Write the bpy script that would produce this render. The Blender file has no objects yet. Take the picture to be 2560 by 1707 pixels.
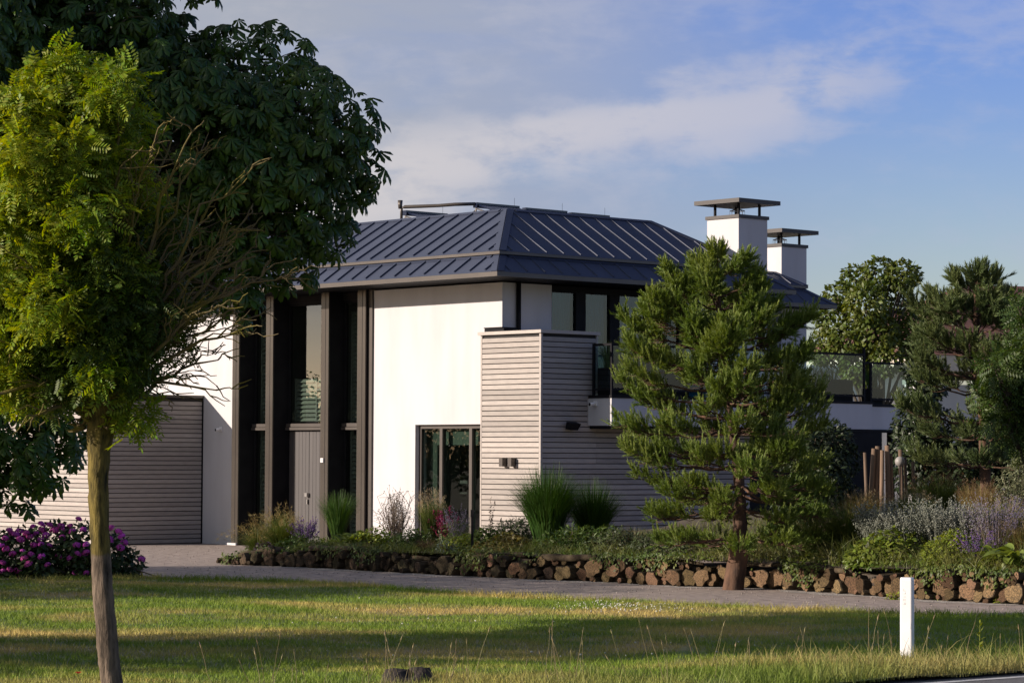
import bpy, math, random
import numpy as np
from mathutils import Vector, Matrix

R = math.radians
rng = np.random.default_rng(7)
random.seed(7)
SC = bpy.context.scene
COL = SC.collection

# ------------------------------------------------------------------ camera
PW, PH = 2560.0, 1707.0
F = 6862.0
EYE = 2.0
M3 = np.array([[9.99988269e-01, -4.84378355e-03, 0.0],
               [-2.00337760e-04, -4.13592819e-02, -9.99144319e-01],
               [4.83963881e-03, 9.99132598e-01, -4.13597671e-02]])
cam_d = bpy.data.cameras.new('camera')
cam = bpy.data.objects.new('camera', cam_d)
COL.objects.link(cam)
cam_d.sensor_width = 36.0
cam_d.lens = F / PW * 36.0
cam_d.clip_start = 0.5
cam_d.clip_end = 3000.0
cam.matrix_world = Matrix(((M3[0, 0], M3[0, 1], M3[0, 2], 0), (M3[1, 0], M3[1, 1], M3[1, 2], 0),
                           (M3[2, 0], M3[2, 1], M3[2, 2], EYE), (0, 0, 0, 1)))
SC.camera = cam

# ------------------------------------------------------------------ sun and sky
SUN_AZ = np.array([-0.963, -0.269])
SUN_EL = R(17.0)
SUN_DIR = Vector((SUN_AZ[0] * math.cos(SUN_EL), SUN_AZ[1] * math.cos(SUN_EL), math.sin(SUN_EL))).normalized()
sun_d = bpy.data.lights.new('sun', 'SUN')
sun = bpy.data.objects.new('sun', sun_d)
COL.objects.link(sun)
sun_d.energy = 4.8
sun_d.angle = R(0.55)
sun_d.color = (1.0, 0.855, 0.745)
sun.rotation_euler = SUN_DIR.to_track_quat('Z', 'Y').to_euler()
sun.location = (-60, -10, 40)

world = bpy.data.worlds.new('World')
SC.world = world
world.use_nodes = True
wn, wl = world.node_tree.nodes, world.node_tree.links
wn.clear()


def wmath(op, a, b=None, c=None, clamp=False):
    n = wn.new('ShaderNodeMath'); n.operation = op; n.use_clamp = clamp
    for i, v in enumerate((a, b, c)):
        if v is None: continue
        if isinstance(v, (int, float)): n.inputs[i].default_value = v
        else: wl.new(v, n.inputs[i])
    return n.outputs[0]


def wsmooth(v, lo, hi):
    n = wn.new('ShaderNodeMapRange'); n.interpolation_type = 'SMOOTHSTEP'
    n.inputs[1].default_value = lo; n.inputs[2].default_value = hi
    n.inputs[3].default_value = 0.0; n.inputs[4].default_value = 1.0
    wl.new(v, n.inputs[0])
    return n.outputs[0]


def wmix(fac, a, b):
    n = wn.new('ShaderNodeMix'); n.data_type = 'RGBA'; n.clamp_factor = True
    if isinstance(fac, (int, float)): n.inputs[0].default_value = fac
    else: wl.new(fac, n.inputs[0])
    for i, v in ((6, a), (7, b)):
        if isinstance(v, tuple): n.inputs[i].default_value = v
        else: wl.new(v, n.inputs[i])
    return n.outputs[2]


wtc = wn.new('ShaderNodeTexCoord')
wsep = wn.new('ShaderNodeSeparateXYZ'); wl.new(wtc.outputs['Generated'], wsep.inputs[0])
DX, DY, DZ = wsep.outputs
sky = wn.new('ShaderNodeTexSky')
sky.sky_type = 'NISHITA'
sky.sun_disc = False
sky.sun_elevation = SUN_EL
sky.sun_rotation = math.atan2(SUN_DIR.x, SUN_DIR.y)
sky.air_density = 1.0
sky.dust_density = 0.7
sky.ozone_density = 2.2
SKY_K = 0.054


def wnoise(scale, detail, rough, dist=0.0, off=(0, 0, 0)):
    mp = wn.new('ShaderNodeMapping'); mp.inputs['Scale'].default_value = scale
    mp.inputs['Location'].default_value = off
    wl.new(wtc.outputs['Generated'], mp.inputs[0])
    n = wn.new('ShaderNodeTexNoise'); n.inputs['Scale'].default_value = 1.0
    n.inputs['Detail'].default_value = detail; n.inputs['Roughness'].default_value = rough
    n.inputs['Distortion'].default_value = dist
    wl.new(mp.outputs[0], n.inputs['Vector'])
    return n.outputs['Fac']


big = wnoise((11, 11, 26), 3, 0.5, 0.2, (1.3, 0.2, 2.0))
fine = wnoise((26, 26, 46), 7, 0.58, 0.12, (0.4, 3.1, 0.7))
wisp = wnoise((9, 9, 30), 4, 0.5, 0.3, (5.4, 1.1, 0.3))
streak = wnoise((38, 38, 120), 6, 0.6, 0.4, (2.4, 0.1, 4.7))
# a cloud street: a tilted band of broken cloud crossing the sky
band = wmath('SUBTRACT', DZ, wmath('MULTIPLY_ADD', DX, 0.22, 0.110))
band = wmath('ABSOLUTE', wmath('ADD', band, wmath('MULTIPLY', wmath('SUBTRACT', big, 0.5), 0.05)))
bandm = wmath('MULTIPLY', wmath('SUBTRACT', 1.0, wsmooth(band, 0.003, 0.026)), wmath('SUBTRACT', 1.0, wmath('MULTIPLY', wsmooth(DX, 0.09, 0.16), 0.75)))
cl = wmath('ADD', wmath('MULTIPLY', wmath('ADD', wmath('MULTIPLY', fine, 0.72), wmath('MULTIPLY', streak, 0.38)), 1.1), wmath('MULTIPLY', bandm, 0.22))
cloud = wmath('MULTIPLY', wsmooth(cl, 0.55, 0.82), wsmooth(DZ, 0.045, 0.09))
cloud = wmath('MULTIPLY', cloud, wmath('MULTIPLY_ADD', bandm, 0.70, 0.30))
veil = wmath('MULTIPLY', wsmooth(wisp, 0.12, 0.55), wsmooth(wmath('MULTIPLY', DX, -1.0), -0.16, 0.03))
veil = wmath('MULTIPLY', veil, wsmooth(DZ, 0.01, 0.09))
skyc = wn.new('ShaderNodeVectorMath'); skyc.operation = 'SCALE'
wl.new(sky.outputs[0], skyc.inputs[0]); skyc.inputs['Scale'].default_value = SKY_K
tint = wmix(wsmooth(DZ, 0.03, 0.17), (1.66, 1.58, 1.76, 1), (1.02, 1.16, 2.02, 1))
tint = wmix(wsmooth(DZ, 0.15, 0.46), tint, (0.30, 0.43, 0.92, 1))
tm = wn.new('ShaderNodeVectorMath'); tm.operation = 'MULTIPLY'
wl.new(skyc.outputs[0], tm.inputs[0]); wl.new(tint, tm.inputs[1])
base = tm.outputs[0]
warm = wsmooth(wmath('MULTIPLY', DX, -1.0), -0.20, 0.15)
ccol = wmix(warm, (0.32, 0.345, 0.46, 1), (0.48, 0.45, 0.435, 1))
vcol = wmix(warm, (0.21, 0.26, 0.42, 1), (0.295, 0.31, 0.345, 1))
c1 = wmix(wmath('MULTIPLY', veil, 0.92), base, vcol)
c2 = wmix(wmath('MULTIPLY', cloud, 0.95), c1, ccol)
bg = wn.new('ShaderNodeBackground'); bg.inputs['Strength'].default_value = 1.0
wl.new(c2, bg.inputs['Color'])
wo = wn.new('ShaderNodeOutputWorld'); wl.new(bg.outputs[0], wo.inputs['Surface'])

SC.view_settings.view_transform = 'Standard'
SC.view_settings.look = 'None'
SC.view_settings.exposure = 0.50
SC.view_settings.gamma = 1.0
SC.view_settings.use_curve_mapping = False
SC.render.engine = 'CYCLES'
SC.cycles.use_denoising = True
SC.cycles.max_bounces = 6
SC.cycles.transparent_max_bounces = 10
SC.cycles.diffuse_bounces = 3
SC.cycles.glossy_bounces = 4
SC.cycles.sample_clamp_indirect = 6.0

# ------------------------------------------------------------------ survey helpers (photo measurements to places on the site)


def ray(px, py):
    return M3 @ np.array([(px - PW / 2) / F, -(py - PH / 2) / F, -1.0])


def at(px, py, Y):
    d = ray(px, py)
    return np.array([0, 0, EYE]) + d * (Y / d[1])


def gz(px, py, z=0.0):
    d = ray(px, py)
    return np.array([0, 0, EYE]) + d * ((z - EYE) / d[2])


HO = np.array([-0.19487895, 53.94629384, 0.0])
HT = R(41.6147)
EX = np.array([math.cos(HT), math.sin(HT), 0]); EY = np.array([-math.sin(HT), math.cos(HT), 0])


def hw(x, y, z=0.0):
    return HO + EX * x + EY * y + np.array([0, 0, z])

# ------------------------------------------------------------------ object helpers


def setp(o, label=None, cat=None, group=None, kind=None):
    if label: o['label'] = label
    if cat: o['category'] = cat
    if group: o['group'] = group
    if kind: o['kind'] = kind
    return o


def thing(name, label, cat, loc=(0, 0, 0), rz=0.0, group=None):
    o = bpy.data.objects.new(name, None)
    o.empty_display_size = 0.2
    COL.objects.link(o)
    o.location = tuple(float(v) for v in loc)
    o.rotation_euler = (0, 0, rz)
    return setp(o, label, cat, group)


def link(name, me, parent=None, loc=None):
    o = bpy.data.objects.new(name, me)
    COL.objects.link(o)
    if parent is not None: o.parent = parent
    if loc is not None: o.location = tuple(float(v) for v in loc)
    return o


def np_mesh(name, V, Fc, mats, smooth=False, mi=None):
    V = np.asarray(V, dtype=np.float32); Fc = np.asarray(Fc, dtype=np.int32)
    k = Fc.shape[1]
    me = bpy.data.meshes.new(name)
    me.vertices.add(len(V)); me.vertices.foreach_set('co', V.ravel())
    me.loops.add(Fc.size); me.loops.foreach_set('vertex_index', Fc.ravel())
    me.polygons.add(len(Fc))
    me.polygons.foreach_set('loop_start', np.arange(0, Fc.size, k, dtype=np.int32))
    me.polygons.foreach_set('loop_total', np.full(len(Fc), k, dtype=np.int32))
    if smooth: me.polygons.foreach_set('use_smooth', np.ones(len(Fc), dtype=bool))
    if not isinstance(mats, (list, tuple)): mats = [mats]
    for m in mats: me.materials.append(m)
    if mi is not None: me.polygons.foreach_set('material_index', np.asarray(mi, dtype=np.int32))
    me.update(calc_edges=True)
    return me


class MB:
    """collects boxes, prisms and tubes into one mesh"""

    def __init__(s): s.v = []; s.f = []; s.m = []

    def add(s, V, Fc, mi=0):
        o = len(s.v)
        s.v.extend([tuple(float(c) for c in p) for p in V])
        s.f.extend([tuple(int(i) + o for i in q) for q in Fc])
        s.m.extend([mi] * len(Fc))
        return s

    def box(s, x0, x1, y0, y1, z0, z1, mi=0):
        V = [(x0, y0, z0), (x1, y0, z0), (x1, y1, z0), (x0, y1, z0), (x0, y0, z1), (x1, y0, z1), (x1, y1, z1), (x0, y1, z1)]
        return s.add(V, [(0, 3, 2, 1), (4, 5, 6, 7), (0, 1, 5, 4), (1, 2, 6, 5), (2, 3, 7, 6), (3, 0, 4, 7)], mi)

    def prism(s, pts, z0, z1, mi=0):
        n = len(pts)
        V = [(p[0], p[1], z0) for p in pts] + [(p[0], p[1], z1) for p in pts]
        Fc = [tuple(range(n - 1, -1, -1)), tuple(range(n, 2 * n))] + [(i, (i + 1) % n, n + (i + 1) % n, n + i) for i in range(n)]
        return s.add(V, Fc, mi)

    def tube(s, pts, rad, sides=8, mi=0, caps=True):
        V, Q = tube(pts, rad, sides)
        s.add(V, Q, mi)
        if caps:
            o = len(s.v) - len(V)
            s.f.append(tuple(o + i for i in range(sides - 1, -1, -1))); s.m.append(mi)
            s.f.append(tuple(o + len(V) - sides + i for i in range(sides))); s.m.append(mi)
        return s

    def build(s, name, mats, parent=None, smooth=False, loc=None):
        me = bpy.data.meshes.new(name)
        me.from_pydata(s.v, [], s.f)
        if not isinstance(mats, (list, tuple)): mats = [mats]
        for m in mats: me.materials.append(m)
        me.polygons.foreach_set('material_index', s.m)
        if smooth: me.polygons.foreach_set('use_smooth', [True] * len(s.f))
        me.update()
        return link(name, me, parent, loc)


def tube(pts, rad, sides=6):
    pts = np.asarray(pts, float); n = len(pts)
    rad = np.broadcast_to(np.asarray(rad, float), (n,))
    T = np.gradient(pts, axis=0)
    T /= np.linalg.norm(T, axis=1, keepdims=True) + 1e-9
    ref = np.array([0.0, 0, 1]) if abs(T[0, 2]) < 0.9 else np.array([1.0, 0, 0])
    A = np.cross(T, ref); A /= np.linalg.norm(A, axis=1, keepdims=True) + 1e-9
    for i in range(1, n):
        if A[i] @ A[i - 1] < 0: A[i] = -A[i]
    B = np.cross(T, A)
    th = np.arange(sides) * 2 * math.pi / sides
    ring = np.cos(th)[None, :, None] * A[:, None] + np.sin(th)[None, :, None] * B[:, None]
    V = (pts[:, None] + ring * rad[:, None, None]).reshape(-1, 3)
    i = np.arange(n - 1)[:, None] * sides; j = np.arange(sides)[None]; j2 = (j + 1) % sides
    Q = np.stack([i + j, i + j2, i + sides + j2, i + sides + j], -1).reshape(-1, 4)
    return V, Q


def tubes_mesh(name, tubes, mat, sides=6):
    Vs, Qs, o = [], [], 0
    for pts, rad in tubes:
        V, Q = tube(pts, rad, sides)
        Vs.append(V); Qs.append(Q + o); o += len(V)
    return np_mesh(name, np.concatenate(Vs), np.concatenate(Qs), mat, smooth=True)


def unit(v):
    v = np.asarray(v, float)
    return v / (np.linalg.norm(v, axis=-1, keepdims=True) + 1e-9)


def frames(zdir, spin=None, r=rng):
    """rotation matrices whose local z points along zdir, spun about it"""
    z = unit(zdir); n = len(z)
    t = np.where(np.abs(z[:, 2:3]) < 0.95, np.array([[0, 0, 1.0]]), np.array([[1.0, 0, 0]]))
    x = unit(np.cross(t, z)); y = np.cross(z, x)
    a = r.uniform(0, 2 * math.pi, n) if spin is None else spin
    c, s = np.cos(a)[:, None], np.sin(a)[:, None]
    return np.stack([x * c + y * s, -x * s + y * c, z], -1)


def scatter(tv, tf, pos, rot, scale):
    """copies of a small template, as one vertex/face array"""
    tv = np.asarray(tv, float); tf = np.asarray(tf)
    scale = np.asarray(scale, float)
    if scale.ndim == 1: scale = scale[:, None]
    V = np.einsum('nij,nkj->nki', rot, tv[None] * scale[:, None, :]) + np.asarray(pos)[:, None]
    Fc = tf[None] + (np.arange(len(pos)) * len(tv))[:, None, None]
    return V.reshape(-1, 3), Fc.reshape(-1, tf.shape[1])

# ------------------------------------------------------------------ materials


def nd(nt, typ, **kw):
    n = nt.nodes.new(typ)
    for k, v in kw.items(): setattr(n, k, v)
    return n


def sc4(c): return (c[0], c[1], c[2], 1.0)


def mat(name, col, col2=None, nscale=4.0, ndetail=4.0, lo=0.35, hi=0.65, rough=0.6, metal=0.0, spec=0.5,
        bump=0.0, bscale=40.0, objrand=0.0, island=0.0, hue=0.0, transl=0.0, stretch=(1, 1, 1), coords='Object', rvar=0.0, tcol=None):
    m = bpy.data.materials.new(name); m.use_nodes = True
    nt = m.node_tree; nt.nodes.clear(); L = nt.links
    out = nd(nt, 'ShaderNodeOutputMaterial')
    p = nd(nt, 'ShaderNodeBsdfPrincipled')
    p.inputs['Roughness'].default_value = rough; p.inputs['Metallic'].default_value = metal
    p.inputs['Specular IOR Level'].default_value = spec
    if coords == 'World':
        g = nd(nt, 'ShaderNodeNewGeometry'); cv = g.outputs['Position']
    else:
        tc = nd(nt, 'ShaderNodeTexCoord'); cv = tc.outputs['Object']
    mp = nd(nt, 'ShaderNodeMapping'); mp.inputs['Scale'].default_value = stretch
    L.new(cv, mp.inputs[0])
    if objrand:
        oi = nd(nt, 'ShaderNodeObjectInfo')
        mul = nd(nt, 'ShaderNodeVectorMath', operation='ADD')
        sc_ = nd(nt, 'ShaderNodeMath', operation='MULTIPLY'); sc_.inputs[1].default_value = 37.0
        L.new(oi.outputs['Random'], sc_.inputs[0])
        L.new(mp.outputs[0], mul.inputs[0]); L.new(sc_.outputs[0], mul.inputs[1])
        vec = mul.outputs[0]
    else: vec = mp.outputs[0]
    if col2 is not None:
        nz = nd(nt, 'ShaderNodeTexNoise'); nz.inputs['Scale'].default_value = nscale; nz.inputs['Detail'].default_value = ndetail
        L.new(vec, nz.inputs['Vector'])
        mr = nd(nt, 'ShaderNodeMapRange'); mr.inputs[1].default_value = lo; mr.inputs[2].default_value = hi
        L.new(nz.outputs['Fac'], mr.inputs[0])
        mx = nd(nt, 'ShaderNodeMix', data_type='RGBA'); mx.inputs[6].default_value = sc4(col); mx.inputs[7].default_value = sc4(col2)
        L.new(mr.outputs[0], mx.inputs[0]); c = mx.outputs[2]
        if rvar:
            rr = nd(nt, 'ShaderNodeMapRange'); rr.inputs[3].default_value = max(0.02, rough - rvar); rr.inputs[4].default_value = rough + rvar
            L.new(nz.outputs['Fac'], rr.inputs[0]); L.new(rr.outputs[0], p.inputs['Roughness'])
    else:
        rgb = nd(nt, 'ShaderNodeRGB'); rgb.outputs[0].default_value = sc4(col); c = rgb.outputs[0]
    if objrand or island:
        hs = nd(nt, 'ShaderNodeHueSaturation'); L.new(c, hs.inputs['Color'])
        if island:
            g2 = nd(nt, 'ShaderNodeNewGeometry'); src = g2.outputs['Random Per Island']; amt = island
        else: src = oi.outputs['Random']; amt = objrand
        mv = nd(nt, 'ShaderNodeMapRange'); mv.inputs[3].default_value = 1 - amt; mv.inputs[4].default_value = 1 + amt
        L.new(src, mv.inputs[0]); L.new(mv.outputs[0], hs.inputs['Value'])
        if hue:
            fr = nd(nt, 'ShaderNodeMath', operation='MULTIPLY'); fr.inputs[1].default_value = 7.31
            L.new(src, fr.inputs[0])
            fr2 = nd(nt, 'ShaderNodeMath', operation='FRACT'); L.new(fr.outputs[0], fr2.inputs[0])
            mh = nd(nt, 'ShaderNodeMapRange'); mh.inputs[3].default_value = 0.5 - hue; mh.inputs[4].default_value = 0.5 + hue
            L.new(fr2.outputs[0], mh.inputs[0]); L.new(mh.outputs[0], hs.inputs['Hue'])
        c = hs.outputs[0]
    L.new(c, p.inputs['Base Color'])
    if bump:
        nb = nd(nt, 'ShaderNodeTexNoise'); nb.inputs['Scale'].default_value = bscale; nb.inputs['Detail'].default_value = 5
        L.new(vec, nb.inputs['Vector'])
        bp = nd(nt, 'ShaderNodeBump'); bp.inputs['Strength'].default_value = bump; bp.inputs['Distance'].default_value = 0.02
        L.new(nb.outputs['Fac'], bp.inputs['Height']); L.new(bp.outputs[0], p.inputs['Normal'])
    sh = p.outputs[0]
    if transl:
        tr = nd(nt, 'ShaderNodeBsdfTranslucent')
        hs2 = nd(nt, 'ShaderNodeHueSaturation'); hs2.inputs['Hue'].default_value = 0.48; hs2.inputs['Saturation'].default_value = 1.15
        hs2.inputs['Value'].default_value = 1.25; L.new(c, hs2.inputs['Color']); L.new(hs2.outputs[0], tr.inputs['Color'])
        ms = nd(nt, 'ShaderNodeMixShader'); ms.inputs[0].default_value = transl
        L.new(sh, ms.inputs[1]); L.new(tr.outputs[0], ms.inputs[2]); sh = ms.outputs[0]
    L.new(sh, out.inputs['Surface'])
    return m


def glass_mat(name, ior=1.6, tint=(0.8, 0.9, 0.88), rough=0.0):
    m = bpy.data.materials.new(name); m.use_nodes = True
    nt = m.node_tree; nt.nodes.clear(); L = nt.links
    out = nd(nt, 'ShaderNodeOutputMaterial')
    fr = nd(nt, 'ShaderNodeFresnel'); fr.inputs['IOR'].default_value = ior
    tr = nd(nt, 'ShaderNodeBsdfTransparent'); tr.inputs['Color'].default_value = sc4(tint)
    gl = nd(nt, 'ShaderNodeBsdfGlossy'); gl.inputs['Roughness'].default_value = rough
    tc = nd(nt, 'ShaderNodeTexCoord')
    nb = nd(nt, 'ShaderNodeTexNoise'); nb.inputs['Scale'].default_value = 2.0
    L.new(tc.outputs['Object'], nb.inputs['Vector'])
    bp = nd(nt, 'ShaderNodeBump'); bp.inputs['Strength'].default_value = 0.02; L.new(nb.outputs['Fac'], bp.inputs['Height'])
    L.new(bp.outputs[0], gl.inputs['Normal'])
    ms = nd(nt, 'ShaderNodeMixShader')
    ge = nd(nt, 'ShaderNodeNewGeometry')
    iv = nd(nt, 'ShaderNodeMath', operation='SUBTRACT'); iv.inputs[0].default_value = 1.0; L.new(ge.outputs['Backfacing'], iv.inputs[1])
    fm = nd(nt, 'ShaderNodeMath', operation='MULTIPLY'); L.new(fr.outputs[0], fm.inputs[0]); L.new(iv.outputs[0], fm.inputs[1])
    L.new(fm.outputs[0], ms.inputs[0]); L.new(tr.outputs[0], ms.inputs[1]); L.new(gl.outputs[0], ms.inputs[2])
    L.new(ms.outputs[0], out.inputs['Surface'])
    return m


PLASTER = mat('white_plaster', (0.565, 0.562, 0.568), (0.50, 0.492, 0.49), nscale=2.2, ndetail=9, stretch=(1, 1, 0.22), lo=0.42, hi=0.78, rough=0.85, bump=0.12, bscale=60, spec=0.2)
ROOFM = mat('roof_zinc', (0.057, 0.069, 0.106), (0.049, 0.060, 0.094), nscale=1.3, ndetail=5, rough=0.5, metal=0.0, spec=0.22, objrand=0.06, rvar=0.06)
TRIM = mat('bronze_trim', (0.088, 0.076, 0.065), (0.074, 0.064, 0.055), nscale=2, rough=0.38, metal=0.2)
CAPM = mat('dark_brown_metal', (0.042, 0.036, 0.031), (0.035, 0.03, 0.026), nscale=2, rough=0.5)
FINM = mat('bronze_aluminium', (0.105, 0.092, 0.078), (0.092, 0.08, 0.068), nscale=1.5, rough=0.22, metal=0.35)
DARK = mat('black_metal', (0.009, 0.009, 0.011), (0.014, 0.014, 0.016), nscale=3, rough=0.65, spec=0.12)
DOORM = mat('taupe_door_paint', (0.075, 0.069, 0.066), (0.064, 0.059, 0.057), nscale=6, rough=0.5, objrand=0.07, stretch=(1, 1, 0.1))
CLAD = mat('weathered_cladding', (0.43, 0.392, 0.352), (0.345, 0.315, 0.288), nscale=5, ndetail=6, lo=0.3, hi=0.75, rough=0.75, spec=0.25,
           bump=0.15, bscale=30, objrand=0.16, stretch=(1.0, 1.0, 6.0))
CLADBACK = mat('cladding_membrane', (0.02, 0.017, 0.015), (0.016, 0.014, 0.012), rough=0.8)
STEEL = mat('brushed_steel', (0.6, 0.58, 0.55), (0.5, 0.48, 0.46), nscale=20, rough=0.3, metal=0.9)
GLASS = glass_mat('window_glass', 3.0, (0.72, 0.78, 0.75))
GLASSL = glass_mat('living_room_glass', 1.55, (0.62, 0.7, 0.68))
GLASSR = glass_mat('window_glass_tinted', 1.7, (0.48, 0.68, 0.72))
RAILGLASS = glass_mat('railing_glass', 1.5, (0.78, 0.9, 0.9))
SLAT = mat('shutter_paint', (0.42, 0.43, 0.38), (0.36, 0.37, 0.33), nscale=8, rough=0.45, objrand=0.08)
CURTAIN = mat('sea_green_curtain', (0.26, 0.42, 0.45), (0.18, 0.32, 0.36), nscale=14, rough=0.8, stretch=(1, 1, 0.05), lo=0.3, hi=0.7)
BLIND = mat('grey_linen', (0.17, 0.18, 0.14), (0.13, 0.14, 0.11), nscale=14, rough=0.9, stretch=(1, 1, 0.05))
ROOM = mat('room_paint', (0.22, 0.21, 0.19), (0.19, 0.18, 0.17), rough=0.9)
TURQ = mat('turquoise_fabric', (0.10, 0.40, 0.42), (0.45, 0.62, 0.60), nscale=9, ndetail=1, lo=0.48, hi=0.54, rough=0.8)
SOLAR = mat('collector_tube', (0.012, 0.018, 0.04), (0.02, 0.025, 0.05), rough=0.15)
GRAVEL = mat('gravel', (0.44, 0.37, 0.32), (0.24, 0.205, 0.185), nscale=5.5, ndetail=12, rough=0.95, bump=0.35, bscale=70, lo=0.3, hi=0.7, coords='World', spec=0.1)
PALEGRAVEL = mat('pale_gravel', (0.50, 0.47, 0.43), (0.24, 0.22, 0.2), nscale=14, ndetail=8, rough=0.9, bump=0.8, bscale=30, coords='World')
SOIL = mat('soil', (0.05, 0.038, 0.028), (0.09, 0.072, 0.05), nscale=5, ndetail=8, rough=0.95, bump=0.8, bscale=18, coords='World')
EARTH = mat('far_ground', (0.10, 0.11, 0.045), (0.16, 0.14, 0.07), nscale=0.4, ndetail=8, rough=0.95, coords='World')
ASPH = mat('asphalt', (0.15, 0.148, 0.148), (0.11, 0.109, 0.11), nscale=30, ndetail=6, rough=0.9, bump=0.4, bscale=90, coords='World')
WLINE = mat('road_paint', (0.7, 0.7, 0.68), (0.5, 0.5, 0.48), nscale=12, ndetail=8, rough=0.7, coords='World')
WHITEP = mat('white_plastic', (0.82, 0.82, 0.82), (0.76, 0.76, 0.75), nscale=4, rough=0.35)
GREYP = mat('grey_print', (0.60, 0.60, 0.60), (0.55, 0.55, 0.55), rough=0.5)


def grass_mat(name, green, green2, dry, rough=0.6, island=0.25, transl=0.25, dry_lo=0.46, dry_hi=0.66, scale=0.45):
    """grass whose colour drifts from fresh to dry patches over the site"""
    m = bpy.data.materials.new(name); m.use_nodes = True
    nt = m.node_tree; nt.nodes.clear(); L = nt.links
    out = nd(nt, 'ShaderNodeOutputMaterial'); p = nd(nt, 'ShaderNodeBsdfPrincipled')
    p.inputs['Roughness'].default_value = rough; p.inputs['Specular IOR Level'].default_value = 0.25
    g = nd(nt, 'ShaderNodeNewGeometry')
    mp = nd(nt, 'ShaderNodeMapping'); mp.inputs['Scale'].default_value = (0.55, 1.0, 1.0); L.new(g.outputs['Position'], mp.inputs[0])
    n1 = nd(nt, 'ShaderNodeTexNoise'); n1.inputs['Scale'].default_value = scale; n1.inputs['Detail'].default_value = 5; n1.inputs['Distortion'].default_value = 0.5
    n2 = nd(nt, 'ShaderNodeTexNoise'); n2.inputs['Scale'].default_value = 2.3; n2.inputs['Detail'].default_value = 4
    L.new(mp.outputs[0], n1.inputs['Vector']); L.new(mp.outputs[0], n2.inputs['Vector'])
    mr = nd(nt, 'ShaderNodeMapRange'); mr.inputs[1].default_value = dry_lo; mr.inputs[2].default_value = dry_hi
    ad = nd(nt, 'ShaderNodeMath', operation='MULTIPLY_ADD'); ad.inputs[1].default_value = 0.3
    L.new(n2.outputs['Fac'], ad.inputs[0]); 
    sb = nd(nt, 'ShaderNodeMath', operation='SUBTRACT'); sb.inputs[1].default_value = 0.15; L.new(n1.outputs['Fac'], sb.inputs[0])
    L.new(sb.outputs[0], ad.inputs[2]); L.new(ad.outputs[0], mr.inputs[0])
    a = nd(nt, 'ShaderNodeMix', data_type='RGBA'); a.inputs[6].default_value = sc4(green); a.inputs[7].default_value = sc4(green2)
    L.new(n2.outputs['Fac'], a.inputs[0])
    b = nd(nt, 'ShaderNodeMix', data_type='RGBA'); b.inputs[7].default_value = sc4(dry)
    L.new(mr.outputs[0], b.inputs[0]); L.new(a.outputs[2], b.inputs[6])
    c = b.outputs[2]
    if island:
        hs = nd(nt, 'ShaderNodeHueSaturation'); L.new(c, hs.inputs['Color'])
        mv = nd(nt, 'ShaderNodeMapRange'); mv.inputs[3].default_value = 1 - island; mv.inputs[4].default_value = 1 + island
        L.new(g.outputs['Random Per Island'], mv.inputs[0]); L.new(mv.outputs[0], hs.inputs['Value']); c = hs.outputs[0]
    L.new(c, p.inputs['Base Color'])
    sh = p.outputs[0]
    if transl:
        tr = nd(nt, 'ShaderNodeBsdfTranslucent'); L.new(c, tr.inputs['Color'])
        ms = nd(nt, 'ShaderNodeMixShader'); ms.inputs[0].default_value = transl
        L.new(sh, ms.inputs[1]); L.new(tr.outputs[0], ms.inputs[2]); sh = ms.outputs[0]
    L.new(sh, out.inputs['Surface'])
    return m


LAWN_SOIL = grass_mat('lawn_thatch', (0.09, 0.14, 0.03), (0.14, 0.17, 0.04), (0.36, 0.27, 0.12), island=0, transl=0)
LAWN_BLADE = grass_mat('lawn_blades', (0.14, 0.24, 0.024), (0.25, 0.33, 0.04), (0.54, 0.43, 0.14))
VERGE_BLADE = grass_mat('verge_blades', (0.13, 0.20, 0.03), (0.21, 0.26, 0.05), (0.42, 0.34, 0.14), dry_lo=0.44, dry_hi=0.72)


def leafm(name, c, c2=None, island=0.3, hue=0.02, transl=0.3, rough=0.5, spec=0.4):
    return mat(name, c, c2, nscale=1.2, rough=rough, island=island, hue=hue, transl=transl, spec=spec, coords='World', ndetail=2)


CHESTLEAF = leafm('chestnut_leaf', (0.038, 0.082, 0.012), (0.058, 0.112, 0.015), transl=0.28, rough=0.42)
ROBINIA = leafm('yellow_green_leaf', (0.12, 0.215, 0.018), (0.25, 0.315, 0.024), transl=0.42, hue=0.03)
CANDLE = leafm('pine_candle', (0.21, 0.29, 0.07), (0.26, 0.325, 0.085), transl=0.3, hue=0.015)
PINENEEDLE = leafm('pine_needle', (0.105, 0.172, 0.026), (0.15, 0.205, 0.03), transl=0.25, hue=0.015)
PINEDARK = leafm('dark_pine_needle', (0.10, 0.145, 0.05), (0.13, 0.165, 0.055), transl=0.22)
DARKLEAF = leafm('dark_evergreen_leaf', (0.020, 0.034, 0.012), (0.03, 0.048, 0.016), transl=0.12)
TREELEAF = leafm('tree_leaf', (0.075, 0.11, 0.016), (0.115, 0.145, 0.022), transl=0.3)
HEDGELEAF = leafm('hedge_leaf', (0.04, 0.07, 0.02), (0.06, 0.09, 0.025))
BARK = mat('bark', (0.10, 0.085, 0.065), (0.05, 0.042, 0.032), nscale=7, ndetail=8, rough=0.9, bump=0.8, bscale=22, stretch=(1, 1, 0.3), spec=0.15)
MOSSBARK = mat('mossy_bark', (0.125, 0.10, 0.055), (0.16, 0.135, 0.028), nscale=4, ndetail=8, lo=0.42, hi=0.62, rough=0.9, bump=0.8, bscale=25, stretch=(1, 1, 0.35), spec=0.15)
PINEBARK = mat('pine_bark', (0.145, 0.085, 0.055), (0.04, 0.03, 0.025), nscale=6, ndetail=8, rough=0.9, bump=1.0, bscale=16, stretch=(1, 1, 0.4), spec=0.15)
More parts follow.
